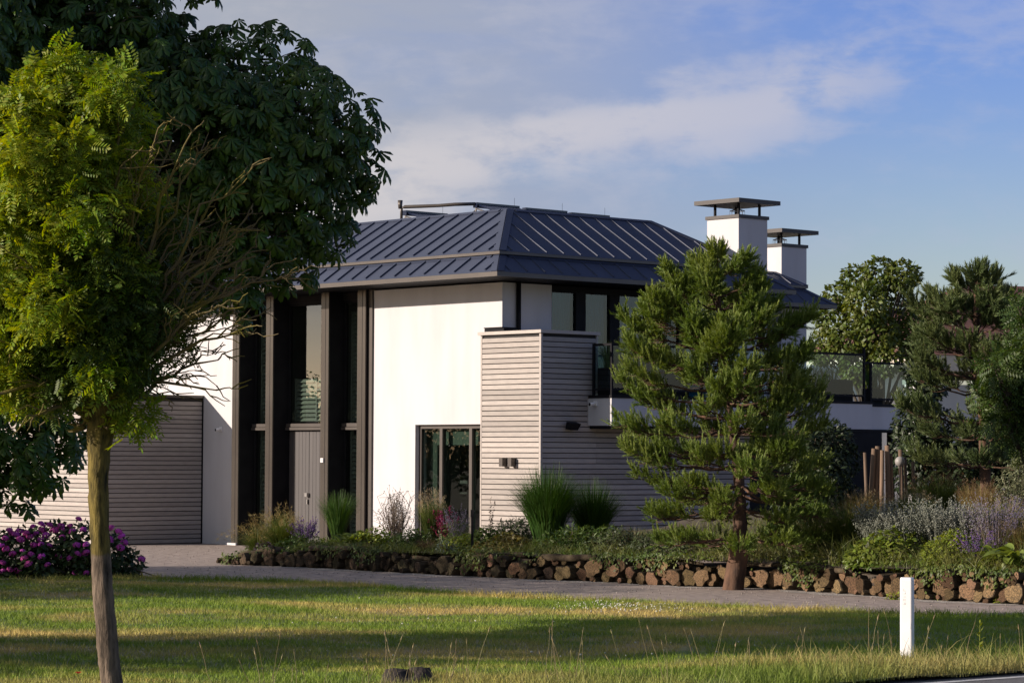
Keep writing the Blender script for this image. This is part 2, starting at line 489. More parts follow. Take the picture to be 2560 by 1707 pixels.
LOGBARK = mat('log_bark', (0.055, 0.042, 0.030), (0.10, 0.08, 0.05), nscale=8, ndetail=8, rough=0.95, bump=0.8, bscale=30, objrand=0.3, spec=0.1)
LOGEND = mat('log_end_grain', (0.235, 0.15, 0.08), (0.06, 0.045, 0.03), nscale=9, ndetail=8, rough=0.9, bump=0.6, bscale=40, objrand=0.6, hue=0.022, spec=0.1)

# ================================================================== THE SETTING
LAWN_EDGE = np.array([(-40, 42.0), (-12, 42.2), (-7.9, 42.55), (-5.6, 43.7), (-4.2, 43.3), (-2.92, 42.0), (-1.8, 40.6), (-1.0, 39.5), (0.68, 38.0),
                      (2.0, 36.7), (3.23, 35.7), (4.8, 34.9), (6.4, 34.35), (10, 33.2), (20, 30.5), (40, 25)])


def lawn_far(X): return np.interp(X, LAWN_EDGE[:, 0], LAWN_EDGE[:, 1])


def road_far(X): return np.minimum(24.65 + (np.asarray(X) - 3.7) * 0.80, 29.5)   # near edge of the verge, where the road starts


def bumpy(X, Y): return 0.012 * np.sin(X * 1.7 + 0.6 * Y) + 0.014 * np.sin(Y * 1.1 - X * 0.4) + 0.008 * np.sin(X * 4.1 + Y * 3.3)


# ground reaching the horizon
g = MB()
g.add([(-900, -40, -0.03), (900, -40, -0.03), (900, 1800, -0.03), (-900, 1800, -0.03)], [(0, 1, 2, 3)])
setp(g.build('ground', EARTH), kind='structure')
# gravel forecourt and drive
g = MB()
g.add([(-40, 30, 0.0), (40, 20, 0.0), (40, 70, 0.0), (-40, 70, 0.0)], [(0, 1, 2, 3)])
setp(g.build('gravel_drive', GRAVEL), kind='structure')
# lawn
xs = np.linspace(-40, 40, 161); ts = np.linspace(0, 1, 60)
X, T = np.meshgrid(xs, ts, indexing='ij')
Y0 = np.where(X > 1.9, road_far(X), 12.0); Y0 = np.minimum(Y0, lawn_far(X) - 0.5)
Yg = Y0 + (lawn_far(X) + 0.10 * np.sin(X * 5.0) + 0.06 * np.sin(X * 13.0) - Y0) * T
Zg = 0.035 + bumpy(X, Yg) - 0.045 * (T > 0.995)
V = np.stack([X, Yg, Zg], -1).reshape(-1, 3)
nt_ = len(ts); i = np.arange(len(xs) - 1)[:, None] * nt_; j = np.arange(nt_ - 1)[None]
Q = np.stack([i + j, i + nt_ + j, i + nt_ + j + 1, i + j + 1], -1).reshape(-1, 4)
setp(link('lawn', np_mesh('lawn', V, Q, LAWN_SOIL, smooth=True)), kind='structure')
# road in the near right corner, with its edge line
g = MB()
g.add([(-1.0, 5, 0.0035), (40, 5, 0.0035), (40, 29.3, 0.0035), (9.76, 29.7, 0.0035), (-1.0, float(road_far(-1.0)) + 0.2, 0.0035)], [(0, 1, 2, 3, 4)])
setp(g.build('road', ASPH), kind='structure')
g = MB()
a0, a1 = np.array([-1.0, float(road_far(-1.0))]), np.array([9.6, float(road_far(9.6))])
nrm = np.array([0.625, -0.78])
b0, b1 = a0 + nrm * 0.16, a1 + nrm * 0.16; c0, c1_ = a0 + nrm * 0.27, a1 + nrm * 0.27
g.add([(*b0, 0.0075), (*c0, 0.0075), (*c1_, 0.0075), (*b1, 0.0075)], [(0, 1, 2, 3)])
setp(g.build('road_edge_line', WLINE), kind='structure')

# raised planting bed behind the log wall
WALLP = np.array([(-5.35, 50.3), (-5.06, 49.75), (-3.35, 48.36), (-1.88, 46.6), (-0.18, 44.85), (1.41, 43.6), (2.59, 42.35), (3.1, 42.1), (3.9, 41.7),
                  (4.3, 41.0), (5.28, 39.45), (6.21, 38.2), (6.98, 37.5), (8.5, 36.4), (11, 34.6)])
_d = np.concatenate([[0], np.cumsum(np.linalg.norm(np.diff(WALLP, axis=0), axis=1))])
WLEN = _d[-1]


def wallpt(s): return np.stack([np.interp(s, _d, WALLP[:, 0]), np.interp(s, _d, WALLP[:, 1])], -1)


def wally(X): return np.interp(X, WALLP[:, 0], WALLP[:, 1])


def bed_depth(X): return np.interp(X, [-5.35, -4.5, -3, -1, 1, 3, 6, 11], [0.5, 2.2, 4.0, 5.2, 6.6, 9.5, 14, 20])


def bedz(X, Y):
    t = np.clip(Y - wally(X), 0, 20)
    lift = np.interp(X, [-5.35, -3.6, 0, 3, 6], [0.05, 0.30, 0.38, 0.40, 0.40])
    rise = np.interp(X, [-2, 2, 5], [0.0, 0.02, 0.075])
    return lift + np.minimum(t * rise, 0.55)


xs = np.linspace(-5.3, 11, 90); ts = np.linspace(0, 1, 24)
X, T = np.meshgrid(xs, ts, indexing='ij')
Yg = wally(X) + 0.05 + bed_depth(X) * T
Zg = bedz(X, Yg) + 0.03 * np.sin(X * 3.3 + Yg * 2) * np.sin(Yg * 3.1) - 0.35 * (T > 0.99)
V = np.stack([X, Yg, Zg], -1).reshape(-1, 3)
i = np.arange(len(xs) - 1)[:, None] * 24; j = np.arange(23)[None]
Q = np.stack([i + j, i + 24 + j, i + 24 + j + 1, i + j + 1], -1).reshape(-1, 4)
setp(link('garden_bed', np_mesh('garden_bed', V, Q, SOIL, smooth=True)), kind='structure')
# pale gravel spilled along the foot of the log wall
g = []
s = np.linspace(1.5, WLEN, 120)
wp = wallpt(s); tg = unit(np.gradient(wp, axis=0)); nn = np.stack([tg[:, 1], -tg[:, 0]], -1)
wd = 0.30 + 0.12 * np.sin(s * 2.3) + 0.08 * np.sin(s * 6.1)
inner = wp - nn * 0.1; outer = wp + nn * wd[:, None]
V = np.concatenate([np.c_[inner, np.full(120, 0.004)], np.c_[outer, np.full(120, 0.004)]])
k = np.arange(119)
Q = np.stack([k, k + 120, k + 121, k + 1], -1)
setp(link('gravel_edge', np_mesh('gravel_edge', V, Q, PALEGRAVEL)), kind='structure')

# ================================================================== THE HOUSE
house = thing('house', 'modern white villa with dark blue metal roof and timber corner tower', 'house', HO, HT)
OV = 1.15
X1, Y1 = 6.12, 14.5      # right and back wall planes of the main block

w = MB()
w.box(0, 0.3, 9.012, Y1, 0, 5.40)                 # pier left of the entrance
w.box(0, 0.3, 2.66, 4.03, 0, 5.40)                # wall right of the entrance
w.box(0, 0.3, 0.0, 2.66, 2.61, 5.40)              # above the living room window
w.box(0, 0.3, 0.0, 0.25, 0, 2.61)
w.box(0.3, 1.317, 0.0, 0.3, 0, 5.40)              # upper corner on the balcony side
w.box(1.317, X1 - 0.3, 0.0, 0.3, 0, 3.10)
w.box(X1 - 0.3, X1, 0.0, Y1, 0, 5.40)
w.box(0.3, X1 - 0.3, Y1 - 0.3, Y1, 0, 5.40)
wall = w.build('wall', PLASTER, house)
w = MB()
w.box(X1, 10.95, 3.2, 3.5, 0, 5.40); w.box(10.65, 10.95, 3.5, 11, 0, 5.40); w.box(X1, 10.65, 10.7, 11, 0, 5.40)
w.build('wall', PLASTER, house)
w = MB()   # floors, inner walls
w.box(0.75, X1 - 0.3, 0.3, Y1 - 0.3, 2.72, 2.95)
w.box(0.3, X1 - 0.3, 0.3, Y1 - 0.3, 0.0, 0.05)
w.box(0.3, X1 - 0.3, 0.3, Y1 - 0.3, 5.32, 5.40)
w.box(4.2, 4.3, 0.3, 14.2, 0.05, 2.72); w.box(2.4, 2.5, 0.3, 14.2, 2.95, 5.32)
w.box(0.5, 2.4, 4.06, 4.14, 0.05, 5.3); w.box(0.5, 2.4, 8.86, 8.94, 0.05, 5.3)
w.build('inner_wall', ROOM, house)

# ---- entrance: fins, windows, door
entr = MB()
entr.box(0.02, 0.33, 4.03, 4.15, 0, 5.42, 0)
entr.build('entrance_jamb', DARK, house)
for (ya, yb, xf, xb) in ((8.607, 8.846, -0.12, 0.36), (7.362, 7.616, -0.12, 0.36), (5.404, 5.662, -0.12, 0.36), (4.160, 4.427, -0.12, 0.36)):
    m_ = MB(); m_.box(xf + 0.03, xb, ya + 0.004, yb - 0.004, 0.0, 5.425)
    fin = m_.build('entrance_fin', DARK, house)
    m_ = MB(); m_.box(xf, xf + 0.03, ya, yb, 0.0, 5.425); m_.build('front_plate', FINM, fin)
    m_ = MB(); m_.box(xf - 0.004, xf, ya + 0.10, ya + 0.108, 0.05, 5.40); m_.build('joint', DARK, fin)
m_ = MB(); m_.box(-0.045, 0.02, 4.035, 4.157, 0.0, 5.425); m_.build('cover_strip', TRIM, house)
m_ = MB(); m_.box(0.25, 0.40, 4.43, 8.60, 5.26, 5.42); m_.build('entrance_head', DARK, house)
m_ = MB(); m_.box(-0.16, 0.30, 8.62, 9.0, 0.0, 0.05); m_.build('door_step', PLASTER, house)


def window_left(y0, y1, lower, slat_top):
    """tall entrance window in the plane x = 0.33; slatted shutters behind the panes"""
    fr = MB()
    for ya, yb in ((y0, y0 + 0.05), (y1 - 0.05, y1)): fr.box(0.30, 0.37, ya, yb, 2.66 if not lower else 0.05, 5.26)
    fr.box(0.30, 0.37, y0 + 0.05, y1 - 0.05, 5.20, 5.26)
    wf = fr.build('window', DARK, house)
    tr = MB(); tr.box(0.24, 0.39, y0, y1, 2.585, 2.66); tr.box(0.22, 0.39, y0, y1, 2.52, 2.575); tr.build('transom', TRIM, wf)
    pn = MB(); pn.box(0.335, 0.345, y0 + 0.05, y1 - 0.05, 2.665, 5.20); pn.build('pane', GLASS, wf)
    zs = []
    if lower:
        pn = MB(); pn.box(0.335, 0.345, y0 + 0.05, y1 - 0.05, 0.06, 2.515); pn.build('pane', GLASS, wf)
        zs += [z for z in np.arange(0.14, 2.46, 0.093)]
    zs += [z for z in np.arange(2.75, slat_top, 0.093)]
    sl = bpy.data.meshes.new('slat')
    L_ = (y1 - y0) - 0.14
    c_, s_ = math.cos(R(52)) * 0.043, math.sin(R(52)) * 0.043
    vs = [(-c_, -L_ / 2, -s_), (c_, -L_ / 2, s_), (c_, L_ / 2, s_), (-c_, L_ / 2, -s_)]
    vs += [(v[0] + 0.006, v[1], v[2] - 0.006) for v in vs]
    sl.from_pydata(vs, [], [(0, 1, 2, 3), (7, 6, 5, 4), (0, 4, 5, 1), (3, 2, 6, 7), (0, 3, 7, 4), (1, 5, 6, 2)])
    sl.materials.append(SLAT)
    for z in zs: link('slat', sl, wf, (0.46, (y0 + y1) / 2, z))
    st = MB()
    for ya in (y0 + 0.06, y1 - 0.10, (y0 + y1) / 2): st.box(0.43, 0.50, ya, ya + 0.035, zs[0] - 0.05, zs[-1] + 0.05)
    st.build('shutter_stile', SLAT, wf)


window_left(7.62, 8.60, True, 5.0)
window_left(5.67, 7.355, False, 3.66)
window_left(4.435, 5.40, True, 5.0)
# front door of vertical boards
dr = MB(); dr.box(0.37, 0.42, 5.67, 7.355, 0.0, 2.52)
door = dr.build('door', DARK, house)
edges = [7.35, 7.24, 7.12, 7.00, 6.88, 6.76, 6.642]
for a, b in zip(edges[:-1], edges[1:]):
    m_ = MB(); m_.box(0.335, 0.37, b + 0.004, a - 0.004, 0.03, 2.50); m_.build('board', DOORM, door)
edges = [6.632, 6.51, 6.39, 6.27, 6.15, 6.03, 5.91, 5.79, 5.675]
for a, b in zip(edges[:-1], edges[1:]):
    m_ = MB(); m_.box(0.335, 0.37, b + 0.004, a - 0.004, 0.03, 2.50); m_.build('board', DOORM, door)
m_ = MB(); m_.box(0.26, 0.335, 6.62, 6.70, 1.09, 1.17); m_.box(0.29, 0.335, 6.645, 6.675, 0.93, 1.03); m_.build('handle', STEEL, door)
m_ = MB(); m_.box(-0.15, -0.124, 5.53, 5.62, 1.83, 1.92); bell = m_.build('intercom', WHITEP, house)
m_ = MB()
for q in range(3): m_.box(-0.154, -0.15, 5.545 + q * 0.025, 5.558 + q * 0.025, 1.845, 1.905)
m_.build('button', GREYP, bell)

# ---- living room window beside the tower
fr = MB()
fr.box(0.10, 0.17, 2.585, 2.655, 0.05, 2.605); fr.box(0.10, 0.17, 0.25, 0.31, 0.05, 2.605)
fr.box(0.10, 0.17, 0.31, 2.585, 2.53, 2.605); fr.box(0.10, 0.17, 0.31, 2.585, 0.05, 0.13)
lw = fr.build('window', TRIM, house)
for ya in (1.90, 0.985):
    m_ = MB(); m_.box(0.08, 0.18, ya, ya + 0.085, 0.13, 2.53); m_.build('mullion', TRIM, lw)
for ya, yb in ((1.985, 2.585), (1.07, 1.90), (0.31, 0.985)):
    m_ = MB(); m_.box(0.13, 0.14, ya, yb, 0.13, 2.53); m_.build('pane', GLASSL, lw)
m_ = MB(); m_.box(0.28, 0.34, 0.4, 2.3, 2.20, 2.52); m_.build('roller_blind', BLIND, lw)
m_ = MB()
for q in range(7):
    m_.tube([(0.34, 2.36 + 0.03 * q, 0.1), (0.34, 2.36 + 0.03 * q, 2.5)], 0.022, 6)
m_.build('curtain', BLIND, lw)

# ---- windows on the balcony side
fr = MB()
fr.box(1.317, X1 - 0.3, 0.02, 0.3, 5.27, 5.40)
for xa, xb in ((2.02, 2.29), (2.965, 3.24), (3.98, 4.19), (4.96, 5.17), (1.317, 1.36)):
    fr.box(xa, xb, 0.04, 0.14, 3.11, 5.27)
bw = fr.build('window', DARK, house)
for xa, xb in ((1.36, 2.02), (2.29, 2.965), (3.24, 3.98), (4.19, 4.96), (5.17, 5.80)):
    m_ = MB(); m_.box(xa, xb, 0.085, 0.095, 3.12, 5.27); m_.build('pane', GLASSR, bw)
    m_ = MB()
    for q in range(10):
        xx = xa + (q + 0.5) / 10 * (xb - xa)
        m_.tube([(xx, 0.24, 3.12), (xx + 0.01, 0.24, 5.27)], 0.036, 6)
    m_.build('curtain', CURTAIN, bw)
m_ = MB(); m_.tube([(0.39, -0.05, 3.12), (0.39, -0.05, 5.42)], 0.048, 10); m_.build('downpipe', DARK, house, True)

# ---- roof: two stepped tiers of standing seam metal
Z_E, Z_F = 5.43, 5.505       # soffit and top of eaves trim


def clip_poly(poly, s0, s1):
    def half(P, keep, cut):
        out = []
        for a, b in zip(P, P[1:] + P[:1]):
            ka, kb = keep(a), keep(b)
            if ka: out.append(a)
            if ka != kb:
                t = (cut - a[0]) / (b[0] - a[0]); out.append((cut, a[1] + t * (b[1] - a[1])))
        return out
    P = half(list(poly), lambda p: p[0] >= s0, s0)
    return half(P, lambda p: p[0] <= s1, s1) if len(P) >= 3 else []


def roof_face(parent, A, B, C, D, pitch=0.46, hipA=True, hipB=True, seams=True, phase=0.2, seam=(0.012, 0.017)):
    """A-B eave, D-C top (A below D). Trays between raised seams, plus hip and ridge cover strips"""
    A, B, C, D = (np.array(p, float) for p in (A, B, C, D))
    es = unit(B - A); nrm = unit(np.cross(B - A, D - A)); et = np.cross(nrm, es)
    Lh = (D - A) @ et; sD = (D - A) @ es; sC = (C - A) @ es; Lb = (B - A) @ es
    poly = [(0, 0), (Lb, 0), (sC, Lh), (sD, Lh)]

    def P3(s, t, h=0.0): return tuple(A + es * s + et * t + nrm * h)
    s = -pitch * phase; k = 0
    while s < Lb:
        pl = clip_poly(poly, max(s, 0), min(s + pitch, Lb))
        if len(pl) >= 3:
            n = len(pl); m_ = MB()
            m_.add([P3(*q, 0.0) for q in pl] + [P3(*q, -0.02) for q in pl],
                   [tuple(range(n)), tuple(range(2 * n - 1, n - 1, -1))] + [(i_, n + i_, n + (i_ + 1) % n, (i_ + 1) % n) for i_ in range(n)])
            m_.build('roof_tray', ROOFM, parent)
        s += pitch; k += 1
        if seams and 0.1 < s < Lb - 0.1:
            # t extent of the seam inside the face, kept clear of the hip strips
            t1 = Lh
            if sD > 1e-6 and s < sD: t1 = min(t1, Lh * s / sD)
            if sC < Lb - 1e-6 and s > sC: t1 = min(t1, Lh * (Lb - s) / (Lb - sC))
            if t1 < Lh - 1e-6: t1 -= 0.16
            else: t1 -= 0.07
            if t1 > 0.12:
                m_ = MB(); w_, h_ = seam
                V = [P3(s - w_, 0.06, 0), P3(s + w_, 0.06, 0), P3(s + w_, t1, 0), P3(s - w_, t1, 0),
                     P3(s - w_ * .8, 0.06, h_), P3(s + w_ * .8, 0.06, h_), P3(s + w_ * .8, t1, h_), P3(s - w_ * .8, t1, h_)]
                m_.add(V, [(4, 5, 6, 7), (0, 1, 5, 4), (1, 2, 6, 5), (2, 3, 7, 6), (3, 0, 4, 7)])
                m_.build('seam', ROOFM, parent)
    cv = MB(); h0, h1 = 0.004, 0.022

    def strip(p, q, d, wd):   # strip from p to q (s,t), widening in direction d
        a, b = np.array(p), np.array(q); dd = np.array(d) * wd
        V = [P3(*a, h0), P3(*b, h0), P3(*(b + dd), h0), P3(*(a + dd), h0), P3(*a, h1), P3(*b, h1), P3(*(b + dd), h1), P3(*(a + dd), h1)]
        cv.add(V, [(4, 5, 6, 7), (0, 1, 5, 4), (1, 2, 6, 5), (2, 3, 7, 6), (3, 0, 4, 7)])
    if hipA: strip((0, 0), (sD, Lh), (1, 0), 0.17)
    if hipB: strip((Lb, 0), (sC, Lh), (-1, 0), 0.17)
    strip((sD + (0.18 if hipA else 0), Lh - 0.09), (sC - (0.18 if hipB else 0), Lh - 0.09), (0, 1), 0.088)
    cv.build('cover_strip', ROOFM, parent)


def tiered_roof(x0, x1, y0, y1, ktop, ztop, faces, name='roof'):
    sf = MB(); sf.box(x0 + 0.02, x1 - 0.02, y0 + 0.02, y1 - 0.02, Z_E, Z_E + 0.02)
    rf = sf.build(name, DARK, house)
    tr = MB()
    for a in ((x0, x0 + 0.03, y0, y1), (x1 - 0.03, x1, y0, y1), (x0 + 0.03, x1 - 0.03, y0, y0 + 0.03), (x0 + 0.03, x1 - 0.03, y1 - 0.03, y1)):
        tr.box(*a, Z_E - 0.012, Z_F)
    tr.build('eaves_trim', TRIM, rf)
    kl, kz, ku = 0.54, 5.875, 0.47
    zu = 5.945
    tr = MB()      # lip of the upper tier
    for a in ((x0 + ku, x0 + ku + 0.03, y0 + ku, y1 - ku), (x1 - ku - 0.03, x1 - ku, y0 + ku, y1 - ku),
              (x0 + ku + 0.03, x1 - ku - 0.03, y0 + ku, y0 + ku + 0.03), (x0 + ku + 0.03, x1 - ku - 0.03, y1 - ku - 0.03, y1 - ku)):
        tr.box(*a, zu - 0.055, zu)
    tr.build('tier_trim', TRIM, rf)

    def ring(k, z): return [(x0 + k, y0 + k, z), (x1 - k, y0 + k, z), (x1 - k, y1 - k, z), (x0 + k, y1 - k, z)]
    for (ka, za, kb, zb) in ((0.0, Z_F + 0.004, kl, kz), (ku, zu + 0.004, ktop, ztop)):
        lo_, hi_ = ring(ka, za), ring(kb, zb)
        for fi in range(4):
            a, b = lo_[fi], lo_[(fi + 1) % 4]; d, c = hi_[fi], hi_[(fi + 1) % 4]
            if fi in faces:
                roof_face(rf, a, b, c, d, phase=0.35 if fi == 3 else 0.2, seam=(0.017, 0.034) if fi == 3 else (0.013, 0.019))
            else:
                m_ = MB(); m_.add([a, b, c, d], [(0, 1, 2, 3)]); m_.build('roof_slope', ROOFM, rf)
    m_ = MB(); m_.box(x0 + ktop, x1 - ktop, y0 + ktop, y1 - ktop, ztop - 0.06, ztop - 0.004); m_.build('flat_top', ROOFM, rf)
    # under the upper lip, between the tiers
    m_ = MB()
    m_.box(x0 + kl, x1 - kl, y0 + kl, y1 - kl, kz - 0.02, kz + 0.01); m_.build('tier_deck', DARK, rf)
    return rf


tiered_roof(-OV, X1 + OV, -OV, Y1 + OV, 2.17, 6.965, (0, 3))
tiered_roof(5.2, 12.10, 2.0, 12.1, 1.0, 6.26, (0,), 'roof')


def chimney(x, y, wx, wy, ztop):
    s_ = MB(); s_.box(x, x + wx, y, y + wy, 0.0, ztop)
    st = s_.build('chimney', PLASTER, house)
    c_ = MB(); c_.box(x - 0.03, x + wx + 0.03, y - 0.03, y + wy + 0.03, ztop + 0.002, ztop + 0.075); c_.build('coping', CAPM, st)
    for px_, py_ in ((0.12, 0.12), (wx - 0.12, 0.12), (0.12, wy - 0.12), (wx - 0.12, wy - 0.12)):
        c_ = MB(); c_.box(x + px_ - 0.022, x + px_ + 0.022, y + py_ - 0.022, y + py_ + 0.022, ztop + 0.075, ztop + 0.315); c_.build('post', DARK, st)
    c_ = MB(); c_.box(x - 0.2, x + wx + 0.2, y - 0.2, y + wy + 0.2, ztop + 0.315, ztop + 0.405); c_.build('cap', CAPM, st)
    c_ = MB()
    cx_, cy_ = x + wx / 2, y + wy / 2
    th = np.linspace(0, 2 * math.pi, 17)
    for zz in (ztop + 0.10, ztop + 0.20):
        c_.tube([(cx_ + 0.16 * math.cos(t), cy_ + 0.16 * math.sin(t), zz) for t in th], 0.008, 5, caps=False)
    for t in th[:-1:2]:
        c_.tube([(cx_ + 0.16 * math.cos(t), cy_ + 0.16 * math.sin(t), ztop + 0.075), (cx_ + 0.16 * math.cos(t), cy_ + 0.16 * math.sin(t), ztop + 0.20),
                 (cx_ + 0.05 * math.cos(t), cy_ + 0.05 * math.sin(t), ztop + 0.24)], 0.006, 4)
    c_.build('flue_guard', STEEL, st)


chimney(6.66, -0.05, 0.89, 0.935, 7.075)
chimney(11.23, 2.94, 0.86, 0.90, 6.87)

# ---- timber-clad corner tower and ground floor cladding
PITCH = 0.1017
_pm = {}


def plank_mesh(length, axis):
    key = (round(length, 3), axis)
    if key not in _pm:
        m_ = MB(); h, t = 0.0865, 0.024
        if axis == 'y': m_.add(*_plank(length, h, t, 0))
        else: m_.add(*_plank(length, h, t, 1))
        me = bpy.data.meshes.new('plank'); me.from_pydata(m_.v, [], m_.f); me.materials.append(CLAD); _pm[key] = me
    return _pm[key]


def _plank(L_, h, t, ax):
    # board with eased edges; outer face towards -x (ax 0) or -y (ax 1)
    e = 0.006
    prof = [(0, 0), (-t + e, 0), (-t, e), (-t, h - e), (-t + e, h), (0, h)]
    V = []
    for s_ in (0, L_):
        for d, z in prof: V.append((d, s_, z) if ax == 0 else (s_, d, z))
    n = len(prof); Fc = [(i_, (i_ + 1) % n, n + (i_ + 1) % n, n + i_) for i_ in range(n)] + [tuple(range(n)), tuple(range(2 * n - 1, n - 1, -1))]
    return V, Fc


def clad_face(parent, axis, plane, a, b, z0, z1):
    me = plank_mesh(b - a, axis)
    z = z0
    while z + 0.08 < z1:
        if axis == 'y': link('plank', me, parent, (plane - random.uniform(0, 0.003), a, z))
        else: link('plank', me, parent, (a, plane - random.uniform(0, 0.003), z))
        z += PITCH


TX0, TX1, TY0, TY1, TZ = -0.40, 1.10, -1.58, 0.18, 4.34
t_ = MB(); t_.box(TX0 + 0.03, TX1 - 0.03, TY0 + 0.03, -0.003, 0, TZ); t_.box(TX0 + 0.03, -0.003, -0.003, TY1 - 0.03, 0, TZ)
tower = t_.build('tower', CLADBACK, house)
clad_face(tower, 'y', TX0 + 0.028, TY0 + 0.055, TY1 - 0.045, 0.02, TZ)
clad_face(tower, 'x', TY0 + 0.028, TX0 + 0.055, TX1 - 0.045, 0.02, TZ)
for b_ in ((TX0, TX0 + 0.05, TY0, TY0 + 0.05), (TX0, TX0 + 0.03, TY1 - 0.04, TY1), (TX1 - 0.04, TX1, TY0, TY0 + 0.03)):
    m_ = MB(); m_.box(*b_, 0.0 if b_[0] < 0.5 else 3.2, TZ); m_.build('corner_post', CLAD, tower)
m_ = MB(); m_.box(TX0 - 0.04, TX1 + 0.03, TY0 - 0.04, -0.004, TZ + 0.002, TZ + 0.065); m_.box(TX0 - 0.04, -0.004, -0.004, TY1 + 0.05, TZ + 0.002, TZ + 0.065)
m_.build('coping', CLAD, tower)
m_ = MB(); m_.box(-0.33, 0.02, -0.42, 0.15, TZ + 0.066, TZ + 0.14); m_.box(-0.36, 0.04, -0.40, 0.14, TZ + 0.14, TZ + 0.155); m_.build('roof_vent', DARK, tower)
gf = MB(); gf.box(TX1 - 0.03, 5.4, TY0 + 0.03, -0.003, 0, 2.57)
gfo = gf.build('ground_floor_wing', CLADBACK, house)
clad_face(gfo, 'x', TY0 + 0.028, TX1 - 0.04, 5.4, 0.02, 2.55)

# ---- balcony
b_ = MB(); b_.box(0.851, 8.45, -2.231, -0.003, 2.58, 3.11); b_.box(8.45, 9.75, -2.17, -0.003, 2.58, 3.06); b_.box(X1 + 0.003, 9.75, -0.003, 3.2, 2.58, 3.05)
bal = b_.build('balcony', PLASTER, house)
m_ = MB(); m_.box(0.835, 8.47, -2.25, -1.9, 3.112, 3.165); m_.box(8.47, 9.77, -2.19, -1.85, 3.062, 3.115); m_.box(0.835, 0.95, -1.9, -1.59, 3.112, 3.165)
m_.build('coping', DARK, bal)
m_ = MB(); m_.box(0.87, 9.73, -2.21, -1.6, 2.52, 2.578); m_.build('fascia_strip', DARK, bal)
for xx, yy in ((0.88, -2.2), (0.88, -1.70), (3.35, -2.2), (5.80, -2.2), (8.22, -2.2), (8.50, -2.14), (9.70, -2.14)):
    m_ = MB(); m_.box(xx - 0.024, xx + 0.024, yy - 0.022, yy + 0.022, 3.165 if xx < 8.4 else 3.115, (4.12 if xx < 8.0 else (4.30 if xx < 8.4 else 3.98)))
    m_.build('railing_post', DARK, bal)
for b_ in ((0.85, 8.24, -2.225, -2.175, 4.122, 4.165), (0.856, 0.904, -2.175, -1.68, 4.122, 4.165), (0.905, 8.2, -2.22, -2.18, 3.26, 3.30), (0.86, 0.90, -2.17, -1.73, 3.26, 3.30)):
    m_ = MB(); m_.box(*b_); m_.build('rail', DARK, bal)
m_ = MB(); m_.box(8.25, 9.75, -2.165, -2.115, 3.965, 4.005); m_.build('rail', DARK, bal)
m_ = MB(); m_.box(8.53, 9.68, -2.16, -2.12, 3.20, 3.24); m_.build('rail', DARK, bal)
for xa, xb in ((0.91, 3.32), (3.38, 5.77), (5.83, 8.19)):
    m_ = MB(); m_.box(xa, xb, -2.205, -2.195, 3.305, 4.118); m_.build('glass_panel', RAILGLASS, bal)
m_ = MB(); m_.box(0.875, 0.885, -2.17, -1.73, 3.305, 4.118); m_.build('glass_panel', RAILGLASS, bal)
m_ = MB(); m_.box(8.53, 9.67, -2.145, -2.135, 3.245, 3.962); m_.build('glass_panel', RAILGLASS, bal)
for xx in (7.9, 9.5):
    m_ = MB(); m_.box(xx - 0.06, xx + 0.06, -1.9, -1.78, 0, 2.58); m_.build('column', DARK, bal)
m_ = MB(); m_.box(5.41, X1 + 5, -0.2, -0.05, 0, 2.57); m_.build('terrace_shade_sheet', DARK, house)  # black sheet standing in for the deep shade under the balcony

# ---- garage wing
GX, GY = -2.576, 10.11
garage = thing('garage', 'garage wing clad in weathered grey timber boards beside the white pier', 'garage', HO, HT)
t_ = MB(); t_.box(GX + 0.03, -0.002, GY + 0.03, 18.5, 0, 3.24)
gw = t_.build('garage_wall', CLADBACK, garage)
clad_face(gw, 'x', GY + 0.028, GX + 0.055, -0.035, 0.02, 3.22)
clad_face(gw, 'y', GX + 0.028, GY + 0.055, 13.35, 0.02, 3.22)
clad_face(gw, 'y', GX + 0.028, 13.43, 18.5, 0.02, 3.22)
for b_ in ((GX, GX + 0.05, GY, GY + 0.05), (GX, GX + 0.03, 13.36, 13.42)):
    m_ = MB(); m_.box(*b_, 0.0, 3.24); m_.build('corner_post', CLAD, gw)
m_ = MB(); m_.box(-0.03, -0.003, GY - 0.012, GY + 0.03, 0, 3.24); m_.build('joint_strip', DARK, gw)
m_ = MB(); m_.box(GX - 0.03, -0.004, GY - 0.03, 18.53, 3.242, 3.30); m_.build('coping', TRIM, gw)

# ---- fixtures on the walls


def on_house(name, label, cat, x, y, z, group=None): return thing(name, label, cat, hw(x, y, z), HT, group)


for y_, nm in ((-0.574, 'left'), (-0.831, 'right')):
    t = on_house('wall_lamp', f'{nm} one of two small dark box lamps on the sunlit tower boards', 'wall lamp', TX0, y_, 1.865, 'box lamps on the tower')
    m_ = MB(); m_.box(-0.02, 0.004, -0.04, 0.04, -0.07, 0.07); m_.build('back_plate', DARK, t)
    m_ = MB(); m_.box(-0.13, -0.02, -0.05, 0.05, -0.085, 0.085); m_.build('lamp_body', TRIM, t)


def spot_pair(name, label, x, y, z, axis):
    t = on_house(name, label, 'camera', x, y, z)
    m_ = MB()
    if axis == 'x':
        m_.box(-0.03, 0.0, -0.05, 0.05, -0.05, 0.05); m_.build('bracket', WHITEP, t)
        m_ = MB(); m_.tube([(-0.03, 0, 0), (-0.07, 0.01, -0.01), (-0.14, 0.03, -0.02)], [0.02, 0.034, 0.038], 10); m_.build('camera_body', WHITEP, t, True)
        m_ = MB(); m_.tube([(-0.141, 0.03, -0.02), (-0.15, 0.032, -0.02)], 0.031, 10); m_.build('lens', DARK, t, True)


